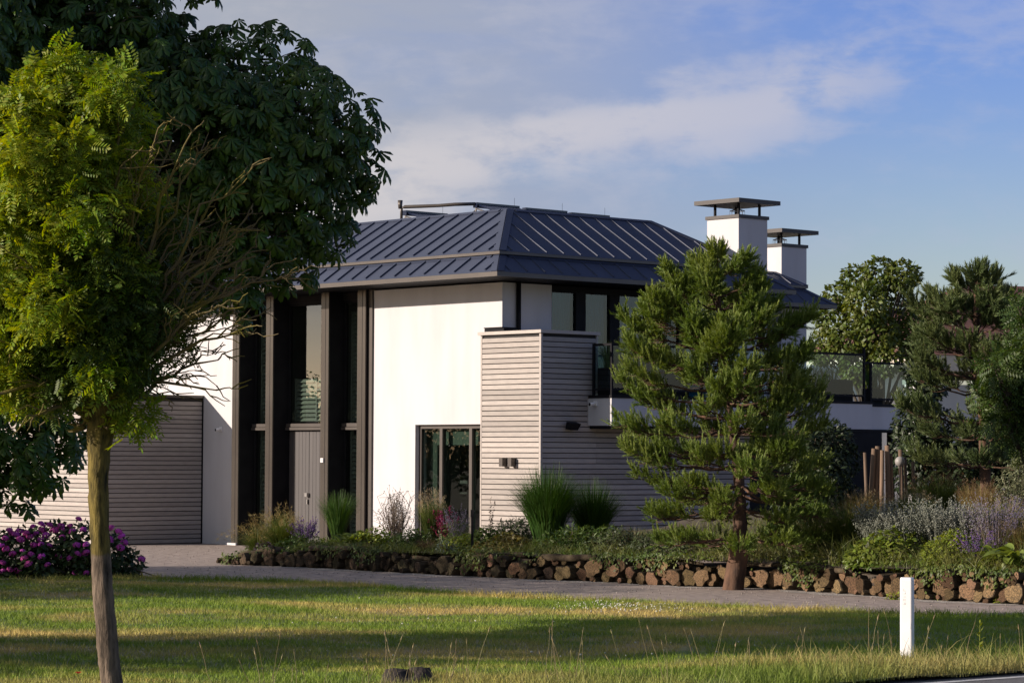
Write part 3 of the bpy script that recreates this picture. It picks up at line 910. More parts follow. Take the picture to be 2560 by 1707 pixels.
spot_pair('security_camera', 'small white security camera on the white pier beside the garage', -0.0, 9.40, 2.55, 'x')
spot_pair('security_camera', 'small security camera on the end of the balcony slab', 0.851, -1.80, 3.01, 'x')
t = on_house('floodlight', 'black floodlight on the shaded timber boards under the balcony', 'floodlight', 0.33, TY0 + 0.003, 2.585)
m_ = MB(); m_.box(-0.05, 0.05, -0.05, 0.0, -0.05, 0.05); m_.build('bracket', DARK, t)
m_ = MB(); m_.add([(-0.13, -0.08, 0.06), (0.13, -0.08, 0.06), (0.13, -0.05, -0.08), (-0.13, -0.05, -0.08), (-0.11, -0.24, 0.02), (0.11, -0.24, 0.02), (0.09, -0.17, -0.1), (-0.09, -0.17, -0.1)],
                  [(0, 1, 2, 3), (7, 6, 5, 4), (0, 4, 5, 1), (1, 5, 6, 2), (2, 6, 7, 3), (3, 7, 4, 0)]); m_.build('lamp_head', DARK, t)

# ---- solar collectors on the flat roof


def collector(label, x0, x1, y, zt, n_tubes):
    t = on_house('solar_collector', label, 'solar collector', x0, y, 6.96, 'evacuated tube collectors on the roof')
    L_ = x1 - x0; h = zt - 6.96
    m_ = MB(); m_.box(0, L_, -0.06, 0.06, h - 0.11, h); m_.build('manifold', SOLAR, t)
    for q in range(n_tubes):
        xx = 0.06 + (L_ - 0.12) * q / (n_tubes - 1)
        m_ = MB(); m_.tube([(xx, -0.065, h - 0.06), (xx, -0.9, 0.10)], 0.024, 6); m_.build('tube', SOLAR, t, True)
    fr_ = MB()
    for xx in (0.03, L_ - 0.03):
        fr_.tube([(xx, 0.0, 0), (xx, 0.0, h - 0.11)], 0.018, 5); fr_.tube([(xx, 0.5, 0.01), (xx, 0.0, h - 0.16)], 0.016, 5); fr_.tube([(xx, -0.92, 0.02), (xx, 0, h - 0.13)], 0.016, 5)
    fr_.build('frame', TRIM, t)
    m_ = MB(); m_.tube([(L_ - 0.1, 0, h), (L_ - 0.1, 0, h + 0.17)], 0.004, 4); m_.build('bird_pin', DARK, t)


collector('solar collector nearest the roof corner, first of the row along the ridge', 2.30, 3.52, 3.5, 7.35, 14)
collector('middle solar collector of the row along the ridge', 3.70, 4.92, 3.5, 7.33, 14)
collector('solar collector at the right end of the row along the ridge', 5.05, 6.2, 3.5, 7.31, 12)
collector('solar collector set apart at the left, behind the raised pipe', 2.5, 3.7, 6.1, 7.36, 14)
t = on_house('roof_pipe', 'insulated brown pipe with upright end running above the roof edge', 'pipe', 1.35, 4.8, 6.96)
pp = [np.array(v) - np.array([1.35, 4.8, 6.96]) for v in ((1.35, 4.8, 6.96), (1.35, 4.8, 7.25), (1.40, 4.75, 7.28), (1.6, 4.45, 7.285), (1.8, 4.1, 7.29), (2.0, 3.8, 7.31), (2.3, 3.5, 7.32))]
m_ = MB(); m_.tube(pp, [0.03, 0.03, 0.038, 0.038, 0.036, 0.038, 0.036], 8); m_.build('pipe', TRIM, t, True)
m_ = MB(); m_.tube([(-0.02, 0.02, 0.28), (-0.02, 0.02, 0.46)], [0.04, 0.055], 8); m_.build('vent_cap', TRIM, t, True)

# ---- chair behind the living room window
t = on_house('armchair', 'turquoise patterned armchair behind the living room window', 'armchair', 0.75, 0.62, 0.05)
m_ = MB(); m_.box(-0.30, 0.30, -0.33, 0.33, 0.16, 0.44); m_.build('seat', TURQ, t)
m_ = MB()
prof = [(0.0, 0.30), (0.0, 0.80), (0.06, 0.92), (0.18, 0.96), (0.5, 0.96), (0.6, 0.90), (0.66, 0.78), (0.66, 0.30)]
V = [(0.22, p[0] - 0.33, p[1]) for p in prof] + [(0.36, p[0] - 0.33, p[1] + 0.02) for p in prof]
n = len(prof)
m_.add(V, [tuple(range(n)), tuple(range(2 * n - 1, n - 1, -1))] + [(i_, n + i_, n + (i_ + 1) % n, (i_ + 1) % n) for i_ in range(n)]); m_.build('backrest', TURQ, t)
for s_ in (-0.42, 0.33):
    m_ = MB(); m_.box(-0.30, 0.30, s_, s_ + 0.09, 0.10, 0.62); m_.build('armrest', TURQ, t)
for a, b in ((-0.25, -0.36), (0.25, -0.36), (-0.25, 0.36), (0.25, 0.36)):
    m_ = MB(); m_.tube([(a, b, 0), (a, b, 0.1)], 0.02, 6); m_.build('leg', DARK, t)
SHADEEND = mat('shaded_mossy_log_end', (0.085, 0.062, 0.038), (0.03, 0.028, 0.02), nscale=8, ndetail=8, rough=0.95, bump=0.6, bscale=40, objrand=0.6, hue=0.03, spec=0.1)  # mossy log ends, with shade on the wall's left part put into the colour

# ================================================================== TREES
def bez(a, b, sag=0.0, n=7, jit=0.0, bow=None, r=rng):
    a, b = np.asarray(a, float), np.asarray(b, float)
    t = np.linspace(0, 1, n)[:, None]
    p = a + (b - a) * t
    L_ = np.linalg.norm(b - a)
    if bow is not None: p = p + np.asarray(bow) * (4 * t * (1 - t))
    p[:, 2] += (sag * 4 * t * (1 - t))[:, 0]
    if jit: p[1:-1] += r.normal(0, jit * L_, (n - 2, 3))
    return p


def taper(a, b, n): return np.linspace(a, b, n)


def leaflet_quad(L_, W_, fold=0.18, curl=0.0):
    """one leaflet along +y from the origin, as four triangles folded on its midrib"""
    V = [(0, 0, 0), (-W_ / 2, L_ * 0.55, -fold * W_), (W_ / 2, L_ * 0.55, -fold * W_), (0, L_ * 0.55, 0.0), (0, L_, -curl * L_)]
    Fc = [(0, 3, 1), (0, 2, 3), (1, 3, 4), (3, 2, 4)]
    return np.array(V), np.array(Fc)


def palmate(n=7, L_=0.13, W_=0.05, droop=0.55):
    """horse chestnut leaf: leaflets spread round the end of the stalk and hang down; +z is the leaf's upper side"""
    Vs, Fs, o = [], [], 0
    for k in range(n):
        a = math.radians(-140 + 280 * k / (n - 1))
        l = L_ * (1 - 0.42 * abs(k - (n - 1) / 2) / ((n - 1) / 2))
        # obovate leaflet: widest near the tip
        V = np.array([(0, 0, 0), (-W_ * .28, l * .4, -.01), (W_ * .28, l * .4, -.01), (-W_ * .5 * l / L_ - .004, l * .74, -.012), (W_ * .5 * l / L_ + .004, l * .74, -.012), (0, l, -0.02), (0, l * .4, 0.004), (0, l * .74, 0.003)])
        Fc = np.array([(0, 6, 1), (0, 2, 6), (1, 6, 7), (1, 7, 3), (6, 2, 4), (6, 4, 7), (3, 7, 5), (7, 4, 5)])
        d = droop * (0.8 + 0.4 * ((k * 7) % 5) / 5)
        y, z = V[:, 1].copy(), V[:, 2].copy()
        V[:, 1] = y * math.cos(d) + z * math.sin(d); V[:, 2] = -y * math.sin(d) * (0.75 + 0.5 * y / l) + z * math.cos(d)
        x, y = V[:, 0].copy(), V[:, 1].copy()
        V[:, 0] = x * math.cos(a) + y * math.sin(a); V[:, 1] = -x * math.sin(a) + y * math.cos(a)
        Vs.append(V); Fs.append(Fc + o); o += len(V)
    return np.concatenate(Vs), np.concatenate(Fs)


def pinnate(n=6, L_=0.2, ll=0.05, lw=0.02):
    """feathery compound leaf along +y"""
    Vs, Fs, o = [], [], 0
    for k in range(n):
        t = 0.18 + 0.8 * k / (n - 1)
        for s_ in (-1, 1):
            y0 = L_ * t; z0 = -0.25 * L_ * t * t
            l = ll * (1 - 0.35 * abs(t - 0.5))
            V = np.array([(0, y0, z0), (s_ * l * .5, y0 + lw * .9, z0 - .004), (s_ * l, y0 + .35 * l, z0 - .012), (s_ * l * .55, y0 - lw * .1 + .3 * l * .1, z0 - .006)])
            Vs.append(V); Fs.append(np.array([(0, 1, 2), (0, 2, 3)]) + o); o += 4
    V = np.array([(0, L_, -.25 * L_), (-lw * .6, L_ + ll * .5, -.28 * L_), (0, L_ + ll, -.3 * L_), (lw * .6, L_ + ll * .5, -.28 * L_)])
    Vs.append(V); Fs.append(np.array([(0, 1, 2), (0, 2, 3)]) + o)
    return np.concatenate(Vs), np.concatenate(Fs)


def simple_leaf(L_=0.08, W_=0.045, curl=0.15): return leaflet_quad(L_, W_, 0.15, curl)


def blob_points(blobs, n, shell=0.6, r=rng, flat=1.0):
    """points in a set of spheres (centre, radius), most of them in the outer shell; also returns the outward direction"""
    C_ = np.array([b[0] for b in blobs]); Rr = np.array([b[1] for b in blobs], float)
    w_ = Rr ** 2.2; idx = r.choice(len(blobs), n, p=w_ / w_.sum())
    d = unit(r.normal(size=(n, 3)))
    q = np.where(r.random(n) < shell, r.uniform(0.80, 1.04, n), r.random(n) ** (1 / 3))
    P = C_[idx] + d * np.array([1, 1, flat]) * (q * Rr[idx])[:, None]
    return P, d, idx


def leaf_frames(up, out, r, jit=0.5):
    """frames with z near 'up' and y (leaf length) near 'out'"""
    n = len(out)
    z = unit(np.asarray(up) + r.normal(0, jit, (n, 3)))
    y = out + r.normal(0, jit, (n, 3)); y = y - z * (y * z).sum(1)[:, None]; y = unit(y)
    x = np.cross(y, z)
    return np.stack([x, y, z], -1)


def crown_branches(root, blobs, r, n_sub=6, r0=0.12, r1=0.012):
    tubes = []
    for c, R_ in blobs:
        c = np.asarray(c)
        L_ = np.linalg.norm(c - root)
        tubes.append((bez(root, c, sag=0.08 * L_, n=8, jit=0.015, r=r), taper(r0 * min(1, 0.4 + R_ / 3), r1 * 2.2, 8)))
        for k in range(n_sub):
            d = unit(r.normal(size=3)); e = c + d * R_ * r.uniform(0.7, 0.98)
            st = root + (c - root) * r.uniform(0.55, 1.0)
            tubes.append((bez(st, e, sag=0.05, n=6, jit=0.03, r=r), taper(r1 * 2, r1 * 0.5, 6)))
    return tubes


# ---- horse chestnut at the left
rc = np.random.default_rng(11)
CY = 27.2
ches = thing('chestnut_tree', 'large dark horse chestnut tree reaching in from the left edge', 'tree', (-8.2, CY, 0))
CB = [(250, 95, 215, 0.0), (120, 330, 330, 0.3), (430, 320, 230, -0.5), (590, 215, 170, 0.2), (690, 150, 105, 0.5), (770, 240, 95, 0.2), (760, 330, 165, -0.3), (865, 300, 92, 0.0),
      (880, 420, 88, 0.1), (790, 480, 140, 0.3), (650, 470, 190, -0.4), (530, 540, 170, 0.4), (700, 620, 110, 0.2), (600, 660, 90, -0.2), (820, 590, 70, 0.0), (380, 640, 180, 0.6),
      (-60, 120, 330, 0.4), (-150, 500, 400, 0.2), (-260, 850, 330, 0.0), (-40, 1080, 160, -0.2), (75, 1130, 120, -0.5), (150, 1050, 90, -0.2), (30, 1215, 70, -0.3), (-260, -100, 420, 0.5), (150, -160, 200, 0.0),
      (500, -60, 75, -0.2), (600, 750, 55, -0.3), (750, 700, 40, 0.1), (-420, 300, 430, -0.8), (-420, 300, 430, 1.2), (-330, 60, 380, -1.8), (-330, 60, 380, 2.0), (-520, 700, 330, 1.6), (-480, 650, 330, -1.8),
      (250, 820, 150, 1.2), (480, 700, 90, 0.8), (340, 60, 120, 0.6), (400, 150, 140, 0.2), (480, 200, 140, 0.7), (360, 260, 190, 0.8), (520, 380, 170, 0.9), (600, 330, 150, -0.6), (420, 480, 180, 0.9), (700, 400, 130, 0.8), (640, 560, 130, 0.9), (80, 40, 200, -0.5), (350, 20, 80, -0.6), (330, 760, 120, 1.0), (420, 690, 90, 1.0), (290, 900, 90, 1.2), (180, 900, 120, 1.4), (60, 860, 150, 1.2)]
blobs = [(at(px, py, CY + dy), rp * CY / F) for px, py, rp, dy in CB]
blobs += [((-8.2 + dx, CY + dy, z), 2.0) for dx, dy, z in ((0, 0, 8.6), (-1.8, 0.4, 7.4), (1.2, 1.6, 7.6), (-0.5, -1.8, 7.2), (-2.6, 1.5, 5.6), (-2.8, -1.2, 5.2))]
tr = []
tp = np.array([(-8.2, CY, -0.05), (-8.15, CY, 1.0), (-8.2, CY + .05, 2.2), (-8.1, CY, 3.2), (-8.15, CY, 5.5)])
V, Q = tube(tp, [0.42, 0.33, 0.30, 0.28, 0.16], 14)
link('trunk', np_mesh('trunk', V - np.array([-8.2, CY, 0]), Q, BARK, smooth=True), ches)
tb = crown_branches(np.array([-8.15, CY, 2.9]), blobs, rc, 5, 0.075, 0.006)
me = tubes_mesh('limb', [(p - np.array([-8.2, CY, 0]), q) for p, q in tb], BARK, 6)
setp(link('limb', me, ches), kind='stuff')
NL = 30000
P, d, idx = blob_points(blobs, NL, 0.72, rc, 0.95)
out = unit(d * np.array([1, 1, 0.35]) + np.array([0.0, -0.12, -0.15]))
Rm = leaf_frames(unit(d * 0.5 + np.array([0, -0.35, 0.6])), out, rc, 0.30)
sz = rc.uniform(0.75, 1.25, NL)
pv, pf = palmate(7, 0.15, 0.047, 0.42)
# the leaves nearest the viewer are separate parts
front = (P[:, 1] - CY) + 0.5 * (d[:, 1])
px_ = P[:, 0] / P[:, 1] * F + 1280; py_ = 1137 - (P[:, 2] - 2) / P[:, 1] * F
vis = (px_ > -20) & (px_ < 1010) & (py_ > -20) & (py_ < 1320) & ~((px_ < 340) & (py_ > 160) & (py_ < 950))
score = np.where(vis, front, 9)
single = np.argsort(score)[:290]
rest = np.setdiff1d(np.arange(NL), single)
V, Fc = scatter(pv, pf, P[rest] - np.array([-8.2, CY, 0]), Rm[rest], sz[rest])
setp(link('crown', np_mesh('crown', V, Fc, CHESTLEAF), ches), kind='stuff')
lm = np_mesh('leaf', pv, pf, CHESTLEAF)
for q in single:
    o = link('leaf', lm, ches)
    mtx = Matrix.Identity(4)
    for a in range(3):
        for b in range(3): mtx[a][b] = Rm[q][a, b] * sz[q]
        mtx[a][3] = P[q][a] - (-8.2, CY, 0)[a]
    o.matrix_local = mtx


# ---- small tree with mossy trunk and half-bare feathery crown
rl = np.random.default_rng(23)
LY = 20.0
LT = at(300, 1823, LY); LT[2] = 0
left = thing('acacia_tree', 'small tree with slim mossy trunk and bright yellow green feathery crown', 'tree', LT)


def moss_trunk_mat():
    m = bpy.data.materials.new('moss_and_bark'); m.use_nodes = True
    nt = m.node_tree; nt.nodes.clear(); L = nt.links
    out_ = nd(nt, 'ShaderNodeOutputMaterial'); p = nd(nt, 'ShaderNodeBsdfPrincipled'); p.inputs['Roughness'].default_value = 0.9; p.inputs['Specular IOR Level'].default_value = 0.15
    tc = nd(nt, 'ShaderNodeTexCoord'); mp = nd(nt, 'ShaderNodeMapping'); mp.inputs['Scale'].default_value = (9, 9, 1.6); L.new(tc.outputs['Object'], mp.inputs[0])
    n1 = nd(nt, 'ShaderNodeTexNoise'); n1.inputs['Scale'].default_value = 2.5; n1.inputs['Detail'].default_value = 9; n1.inputs['Roughness'].default_value = 0.65; L.new(mp.outputs[0], n1.inputs['Vector'])
    n2 = nd(nt, 'ShaderNodeTexNoise'); n2.inputs['Scale'].default_value = 9; n2.inputs['Detail'].default_value = 6; L.new(tc.outputs['Object'], n2.inputs['Vector'])
    bk = nd(nt, 'ShaderNodeValToRGB'); bk.color_ramp.elements[0].position = 0.32; bk.color_ramp.elements[0].color = (0.03, 0.025, 0.02, 1); bk.color_ramp.elements[1].position = 0.62; bk.color_ramp.elements[1].color = (0.20, 0.155, 0.115, 1)
    L.new(n1.outputs['Fac'], bk.inputs[0])
    ms_ = nd(nt, 'ShaderNodeValToRGB'); ms_.color_ramp.elements[0].position = 0.35; ms_.color_ramp.elements[0].color = (0.03, 0.027, 0.014, 1); ms_.color_ramp.elements[1].position = 0.65; ms_.color_ramp.elements[1].color = (0.20, 0.155, 0.045, 1)
    L.new(n1.outputs['Fac'], ms_.inputs[0])
    sp = nd(nt, 'ShaderNodeSeparateXYZ'); L.new(tc.outputs['Object'], sp.inputs[0])
    ad = nd(nt, 'ShaderNodeMath', operation='MULTIPLY_ADD'); ad.inputs[1].default_value = 0.16; L.new(n2.outputs['Fac'], ad.inputs[0]); L.new(sp.outputs['Z'], ad.inputs[2])
    mr = nd(nt, 'ShaderNodeMapRange'); mr.inputs[1].default_value = 1.33; mr.inputs[2].default_value = 1.37; L.new(ad.outputs[0], mr.inputs[0])
    mx = nd(nt, 'ShaderNodeMix', data_type='RGBA'); L.new(mr.outputs[0], mx.inputs[0]); L.new(bk.outputs[0], mx.inputs[6]); L.new(ms_.outputs[0], mx.inputs[7]); L.new(mx.outputs[2], p.inputs['Base Color'])
    bp = nd(nt, 'ShaderNodeBump'); bp.inputs['Strength'].default_value = 1.0; bp.inputs['Distance'].default_value = 0.03; L.new(n1.outputs['Fac'], bp.inputs['Height']); L.new(bp.outputs[0], p.inputs['Normal'])
    L.new(p.outputs[0], out_.inputs['Surface'])
    return m


TPX = [(300, 1823, 33), (279, 1707, 29), (268, 1600, 28), (257, 1480, 27), (252, 1380, 26.5), (247, 1280, 26), (246, 1190, 27), (248, 1120, 31), (252, 1070, 38), (255, 1030, 46), (256, 1000, 50), (255, 975, 38)]
tp = np.array([at(a, b, LY) for a, b, c in TPX]); tr_ = np.array([c * 0.93 / F * LY for a, b, c in TPX])
tt = np.linspace(0, 1, 60); ss = np.linspace(0, 1, len(tp))
tp2 = np.stack([np.interp(tt, ss, tp[:, k]) for k in range(3)], -1); tr2 = np.interp(tt, ss, tr_)
tp2[1:-1] += rl.normal(0, 0.0012, (58, 3))
V, Q = tube(tp2, tr2, 28)
V += rl.normal(0, 0.003, V.shape)
MOSSY = moss_trunk_mat()
link('trunk', np_mesh('trunk', V - LT, Q, MOSSY, smooth=True), left)
fork = at(253, 1015, LY)
tb = []; knob = []
# bare mossy limbs fanning up to the right: (tip px, tip py, thickness px)
BARE = [(600, 450, 9), (560, 470, 8), (520, 380, 9), (480, 330, 8), (640, 640, 9), (655, 690, 8), (690, 700, 7), (600, 720, 10), (560, 760, 8), (610, 830, 9), (640, 790, 7), (545, 900, 10), (540, 975, 9), (470, 945, 11),
        (430, 350, 8), (390, 340, 7), (360, 400, 8), (640, 560, 7), (580, 600, 9), (520, 640, 9), (470, 560, 9), (420, 620, 9), (500, 780, 9), (440, 820, 9), (380, 760, 9), (350, 600, 9)]
for tx, ty, th_ in BARE:
    dy = rl.uniform(-0.5, 0.5)
    e = at(tx, ty, LY + dy); st = fork + rl.normal(0, 0.05, 3)
    p = bez(st, e, sag=0.10 * np.linalg.norm(e - st), n=10, jit=0.012, r=rl)
    tb.append((p, taper(th_ * 0.85, 1.8, 10) / F * LY))
    for k in range(rl.integers(6, 11)):
        i0 = rl.integers(3, 10); base_ = p[i0]
        dirv = unit(unit(p[min(i0 + 1, 9)] - p[i0 - 1]) + rl.normal(0, 0.45, 3))
        L_ = rl.uniform(0.15, 0.5) * (1.25 - i0 / 12)
        q = base_ + dirv * L_
        pp_ = bez(base_, q, sag=rl.uniform(0.0, 0.06), n=6, jit=0.04, r=rl)
        tb.append((pp_, taper(2.4, 1.0, 6) / F * LY))
        for k2 in range(rl.integers(1, 4)):
            b2 = pp_[rl.integers(2, 6)]; q2 = b2 + unit(dirv + rl.normal(0, 0.6, 3)) * rl.uniform(0.05, 0.18)
            tb.append((bez(b2, q2, n=4, jit=0.05, r=rl), taper(1.9, 1.0, 4) / F * LY))
for tx, ty, th_ in ((20, 960, 9), (60, 1060, 7), (-60, 1010, 8), (110, 1040, 7), (30, 880, 8), (-80, 900, 9), (120, 800, 10), (60, 650, 10), (180, 640, 11), (240, 560, 11), (-40, 500, 10), (100, 420, 10), (220, 330, 9), (300, 420, 9), (300, 250, 8), (150, 250, 8), (0, 300, 8),
                   (-120, 700, 9)):
    e = at(tx, ty, LY + rl.uniform(-0.7, 0.7)); st = fork + rl.normal(0, 0.05, 3)
    p = bez(st, e, sag=0.12 * np.linalg.norm(e - st), n=10, jit=0.012, r=rl)
    tb.append((p, taper(th_ * 1.1, 2.0, 10) / F * LY))
    for k in range(7):
        i0 = rl.integers(3, 10); dirv = unit(unit(p[min(i0 + 1, 9)] - p[i0 - 1]) + rl.normal(0, 0.5, 3))
        tb.append((bez(p[i0], p[i0] + dirv * rl.uniform(0.15, 0.4), n=5, jit=0.05, r=rl), taper(2.6, 1.1, 5) / F * LY))
setp(link('branch', tubes_mesh('branch', [(p - LT, q) for p, q in tb], MOSSBARK, 6), left), kind='stuff')
# burr where the crown was grafted
kv = []; 
for k in range(46):
    a = rl.uniform(0, 2 * math.pi); c0 = at(250 + 58 * math.cos(a), rl.uniform(985, 1085), LY) + np.array([0, 0.12 * math.sin(a), 0])
    dirv = unit(np.array([math.cos(a), math.sin(a), rl.uniform(-0.4, 0.5)])) * rl.uniform(0.02, 0.09)
    kv.append((bez(c0 - dirv * 0.6, c0 + dirv, n=4, jit=0.1, r=rl), taper(0.017, 0.005, 4)))
setp(link('graft_burr', tubes_mesh('graft_burr', [(p - LT, q) for p, q in kv], MOSSBARK, 5), left), kind='stuff')
LB = [(150, 195, 58, 0), (115, 250, 70, .2), (285, 175, 42, 0), (275, 235, 62, -.2), (200, 300, 80, .1), (40, 320, 85, -.2), (300, 340, 58, .2), (170, 410, 95, -.3), (30, 470, 95, .2), (275, 450, 70, -.1), (110, 540, 100, -.2), (245, 580, 80, .3),
      (10, 620, 100, -.3), (150, 680, 95, .2), (290, 680, 62, -.2), (40, 760, 100, 0), (230, 780, 75, .3), (-60, 540, 130, .3), (-80, 330, 110, 0), (-60, 780, 130, .2), (110, 840, 80, .1), (20, 900, 65, -.2), (180, 880, 55, .3), (300, 880, 45, .4), (330, 1030, 36, -.1), (340, 520, 40, .4), (80, 950, 50, -.1), (260, 930, 40, -.4),
      (60, 400, 60, -.5), (220, 520, 60, -.5), (130, 760, 70, -.5), (330, 780, 40, .2)]
blobs = [(at(a, b, LY + d_), c * LY / F) for a, b, c, d_ in LB]
NC = 1500
Pc, dc, _ = blob_points(blobs, NC, 0.72, rl)
NL = NC * 9
d = np.repeat(dc, 9, 0); P = np.repeat(Pc, 9, 0) + rl.normal(0, 0.045, (NL, 3)) * np.array([1, 1, 0.8]); d = unit(d + rl.normal(0, 0.55, (NL, 3)))
out = unit(d + np.array([0, -0.1, 0.25]))
Rm = leaf_frames(unit(d * 0.6 + np.array([0, 0, 0.7])), out, rl, 0.45)
pv, pf = pinnate(6, 0.135, 0.046, 0.020)
V, Fc = scatter(pv, pf, P - LT, Rm, rl.uniform(0.65, 1.2, NL))
setp(link('crown', np_mesh('crown', V, Fc, ROBINIA), left), kind='stuff')
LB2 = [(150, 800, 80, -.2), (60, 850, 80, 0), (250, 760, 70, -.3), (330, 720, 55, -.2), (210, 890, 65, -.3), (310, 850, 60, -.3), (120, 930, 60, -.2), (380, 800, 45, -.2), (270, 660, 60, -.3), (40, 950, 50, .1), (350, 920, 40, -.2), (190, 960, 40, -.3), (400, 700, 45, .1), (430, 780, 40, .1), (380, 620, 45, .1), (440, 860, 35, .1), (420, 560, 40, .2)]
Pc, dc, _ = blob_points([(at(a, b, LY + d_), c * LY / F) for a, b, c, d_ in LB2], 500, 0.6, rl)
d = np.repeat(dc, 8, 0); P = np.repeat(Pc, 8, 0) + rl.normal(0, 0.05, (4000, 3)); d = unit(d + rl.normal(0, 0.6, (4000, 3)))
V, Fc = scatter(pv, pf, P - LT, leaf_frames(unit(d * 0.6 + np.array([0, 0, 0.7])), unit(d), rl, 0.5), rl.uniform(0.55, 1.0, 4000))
setp(link('inner_leaves', np_mesh('inner_leaves', V, Fc, leafm('painted_shade_leaf', (0.055, 0.10, 0.012), (0.08, 0.13, 0.016), transl=0.3)), left), kind='stuff')  # darker copy of the leaf; the crown's own shade is put into its colour


# ---- pines
def shoot_template(n=44, seed=1, L_=1.0, nl=0.30, nw=0.022, ang=42):
    r = np.random.default_rng(seed); Vs, Fs = [], []
    for k in range(n):
        t = 0.02 + 0.98 * (k + r.random()) / n
        a = r.uniform(0, 2 * math.pi); th = math.radians(ang * r.uniform(0.75, 1.2) * (1.0 - 0.45 * t))
        dv = np.array([math.sin(th) * math.cos(a), math.sin(th) * math.sin(a), math.cos(th)])
        sd = unit(np.cross(dv, [r.normal(), r.normal(), r.normal()])) * nw
        b = np.array([0, 0, t * L_]); l = nl * r.uniform(0.8, 1.15)
        o = len(Vs) * 3
        Vs.append(np.array([b - sd, b + sd, b + dv * l])); Fs.append([(o, o + 1, o + 2)])
    o = len(Vs) * 3
    Vs.append(np.array([(0.02, 0, 0), (-0.01, 0.017, 0), (-0.01, -0.017, 0), (0, 0, L_)])); Fs.append([(o, o + 1, o + 3), (o + 1, o + 2, o + 3), (o + 2, o, o + 3)])
    return np.concatenate(Vs), np.concatenate([np.array(f) for f in Fs])


def pine(name, label, trunk_px, Y, prof, n_whorl, mat_needle, seed, z_lo, shoot=0.20, dens=1.0, low_dark=None, per=7, candle=None, inner=0.22, vspread=0.35, droop=0.75):
    """trunk_px: (px, py, half width px); prof: heights z -> (left reach, right reach) in metres"""
    r = np.random.default_rng(seed)
    tp = np.array([at(a, b, Y) for a, b, c in trunk_px]); tw = np.array([c / F * Y for a, b, c in trunk_px])
    base_ = tp[0].copy(); base_[2] -= 0.05; tp[0] = base_
    t = thing(name, label, 'tree', base_)
    s_ = np.linspace(0, 1, len(tp)); tt = np.linspace(0, 1, 40)
    tp2 = np.stack([np.interp(tt, s_, tp[:, k]) for k in range(3)], -1); tw2 = np.interp(tt, s_, tw)
    V, Q = tube(tp2, tw2, 16); V += r.normal(0, 0.006, V.shape)
    link('trunk', np_mesh('trunk', V - base_, Q, PINEBARK, smooth=True), t)
    ztop = tp[-1, 2]
    hz, hl, hr = np.array([p[0] for p in prof]), np.array([p[1] for p in prof]), np.array([p[2] for p in prof])
    tubes_, SP, SD, SS = [], [], [], []; CP, CD, CS = [], [], []

    def trunk_at(z): return np.array([np.interp(z, tp2[:, 2], tp2[:, 0]), np.interp(z, tp2[:, 2], tp2[:, 1]), z])
    for i_ in range(n_whorl):
        u = (i_ + 0.5) / n_whorl; z = z_lo + (ztop - 0.15 - z_lo) * u + r.normal(0, 0.04)
        o_ = trunk_at(z); nb = per if u < 0.85 else 5
        a0 = r.uniform(0, 2 * math.pi)
        for b in range(nb):
            a = a0 + 2 * math.pi * b / nb + r.normal(0, 0.25)
            reach = np.interp(z + 0.15, hz, hr) * max(math.cos(a), 0) ** 1 + np.interp(z + 0.15, hz, hl) * max(-math.cos(a), 0) + 0
            mid = 0.5 * (np.interp(z, hz, hr) + np.interp(z, hz, hl))
            reach = reach * abs(math.cos(a)) + mid * (1 - abs(math.cos(a)))
            L_ = reach * r.uniform(0.72, 1.05)
            if L_ < 0.12: L_ = 0.12
            up_ = 0.9 - droop * (1 - u) + r.normal(0, 0.1)     # low limbs lie flat, high ones rise
            dv = unit(np.array([math.cos(a), math.sin(a), 0.0]))
            e = o_ + dv * L_ * 0.92 + np.array([0, 0, L_ * up_ * 0.55])
            p = bez(o_, e, sag=-0.06 * L_, n=9, jit=0.012, r=r)
            tubes_.append((p, taper(0.008 + 0.012 * L_, 0.004, 9)))
            ns = int((6 + 11 * L_) * dens)
            for k in range(ns):
                q_ = r.uniform(inner, 1.0); q_ = q_ ** 0.8
                bp = np.array([np.interp(q_, np.linspace(0, 1, 9), p[:, m]) for m in range(3)])
                sgn = r.choice([-1, 1]); sv = np.array([-dv[1], dv[0], 0]) * sgn
                sl = (0.10 + 0.34 * L_ * (1.05 - q_)) * r.uniform(0.6, 1.1)
                e2 = bp + unit(dv * 0.75 + sv * r.uniform(0.2, 1.0)) * sl + np.array([0, 0, sl * r.uniform(-vspread, 0.6)])
                if sl > 0.14: tubes_.append((bez(bp, e2, sag=-0.02, n=4, jit=0.02, r=r), taper(0.006, 0.003, 4)))
                for m in range(r.integers(2, 5)):
                    f_ = r.uniform(0.45, 1.0)
                    if m == 0 and q_ > 0.5 and u > 0.25:
                        CP.append(e2); CD.append(unit(unit(e2 - bp) * 0.35 + np.array([0, 0, 1.1]) + r.normal(0, 0.2, 3))); CS.append(shoot * r.uniform(0.7, 1.25))
                    SP.append(bp + (e2 - bp) * f_)
                    SD.append(unit(unit(e2 - bp) * r.uniform(0.3, 1.0) + np.array([0, 0, r.uniform(0.25, 1.2)]) + r.normal(0, 0.30, 3)))
                    SS.append(shoot * r.uniform(0.55, 1.1) * (1.15 if u > 0.6 else 0.85))
            for m in range(4):
                CP.append(p[-1 - m % 2] + r.normal(0, 0.03, 3)); CD.append(unit(dv * 0.35 + r.normal(0, 0.22, 3) + np.array([0, 0, 1.2]))); CS.append(shoot * r.uniform(0.8, 1.35))
    for m in range(16):
        CP.append(tp2[-1] - np.array([0, 0, r.uniform(0, 0.35)])); CD.append(unit(np.array([r.normal(0, 0.3), r.normal(0, 0.3), 1.0]))); CS.append(shoot * r.uniform(1.0, 1.7))
    setp(link('branch', tubes_mesh('branch', [(p - base_, q) for p, q in tubes_], PINEBARK, 5), t), kind='stuff')
    SP, SD, SS = np.array(SP), np.array(SD), np.array(SS)
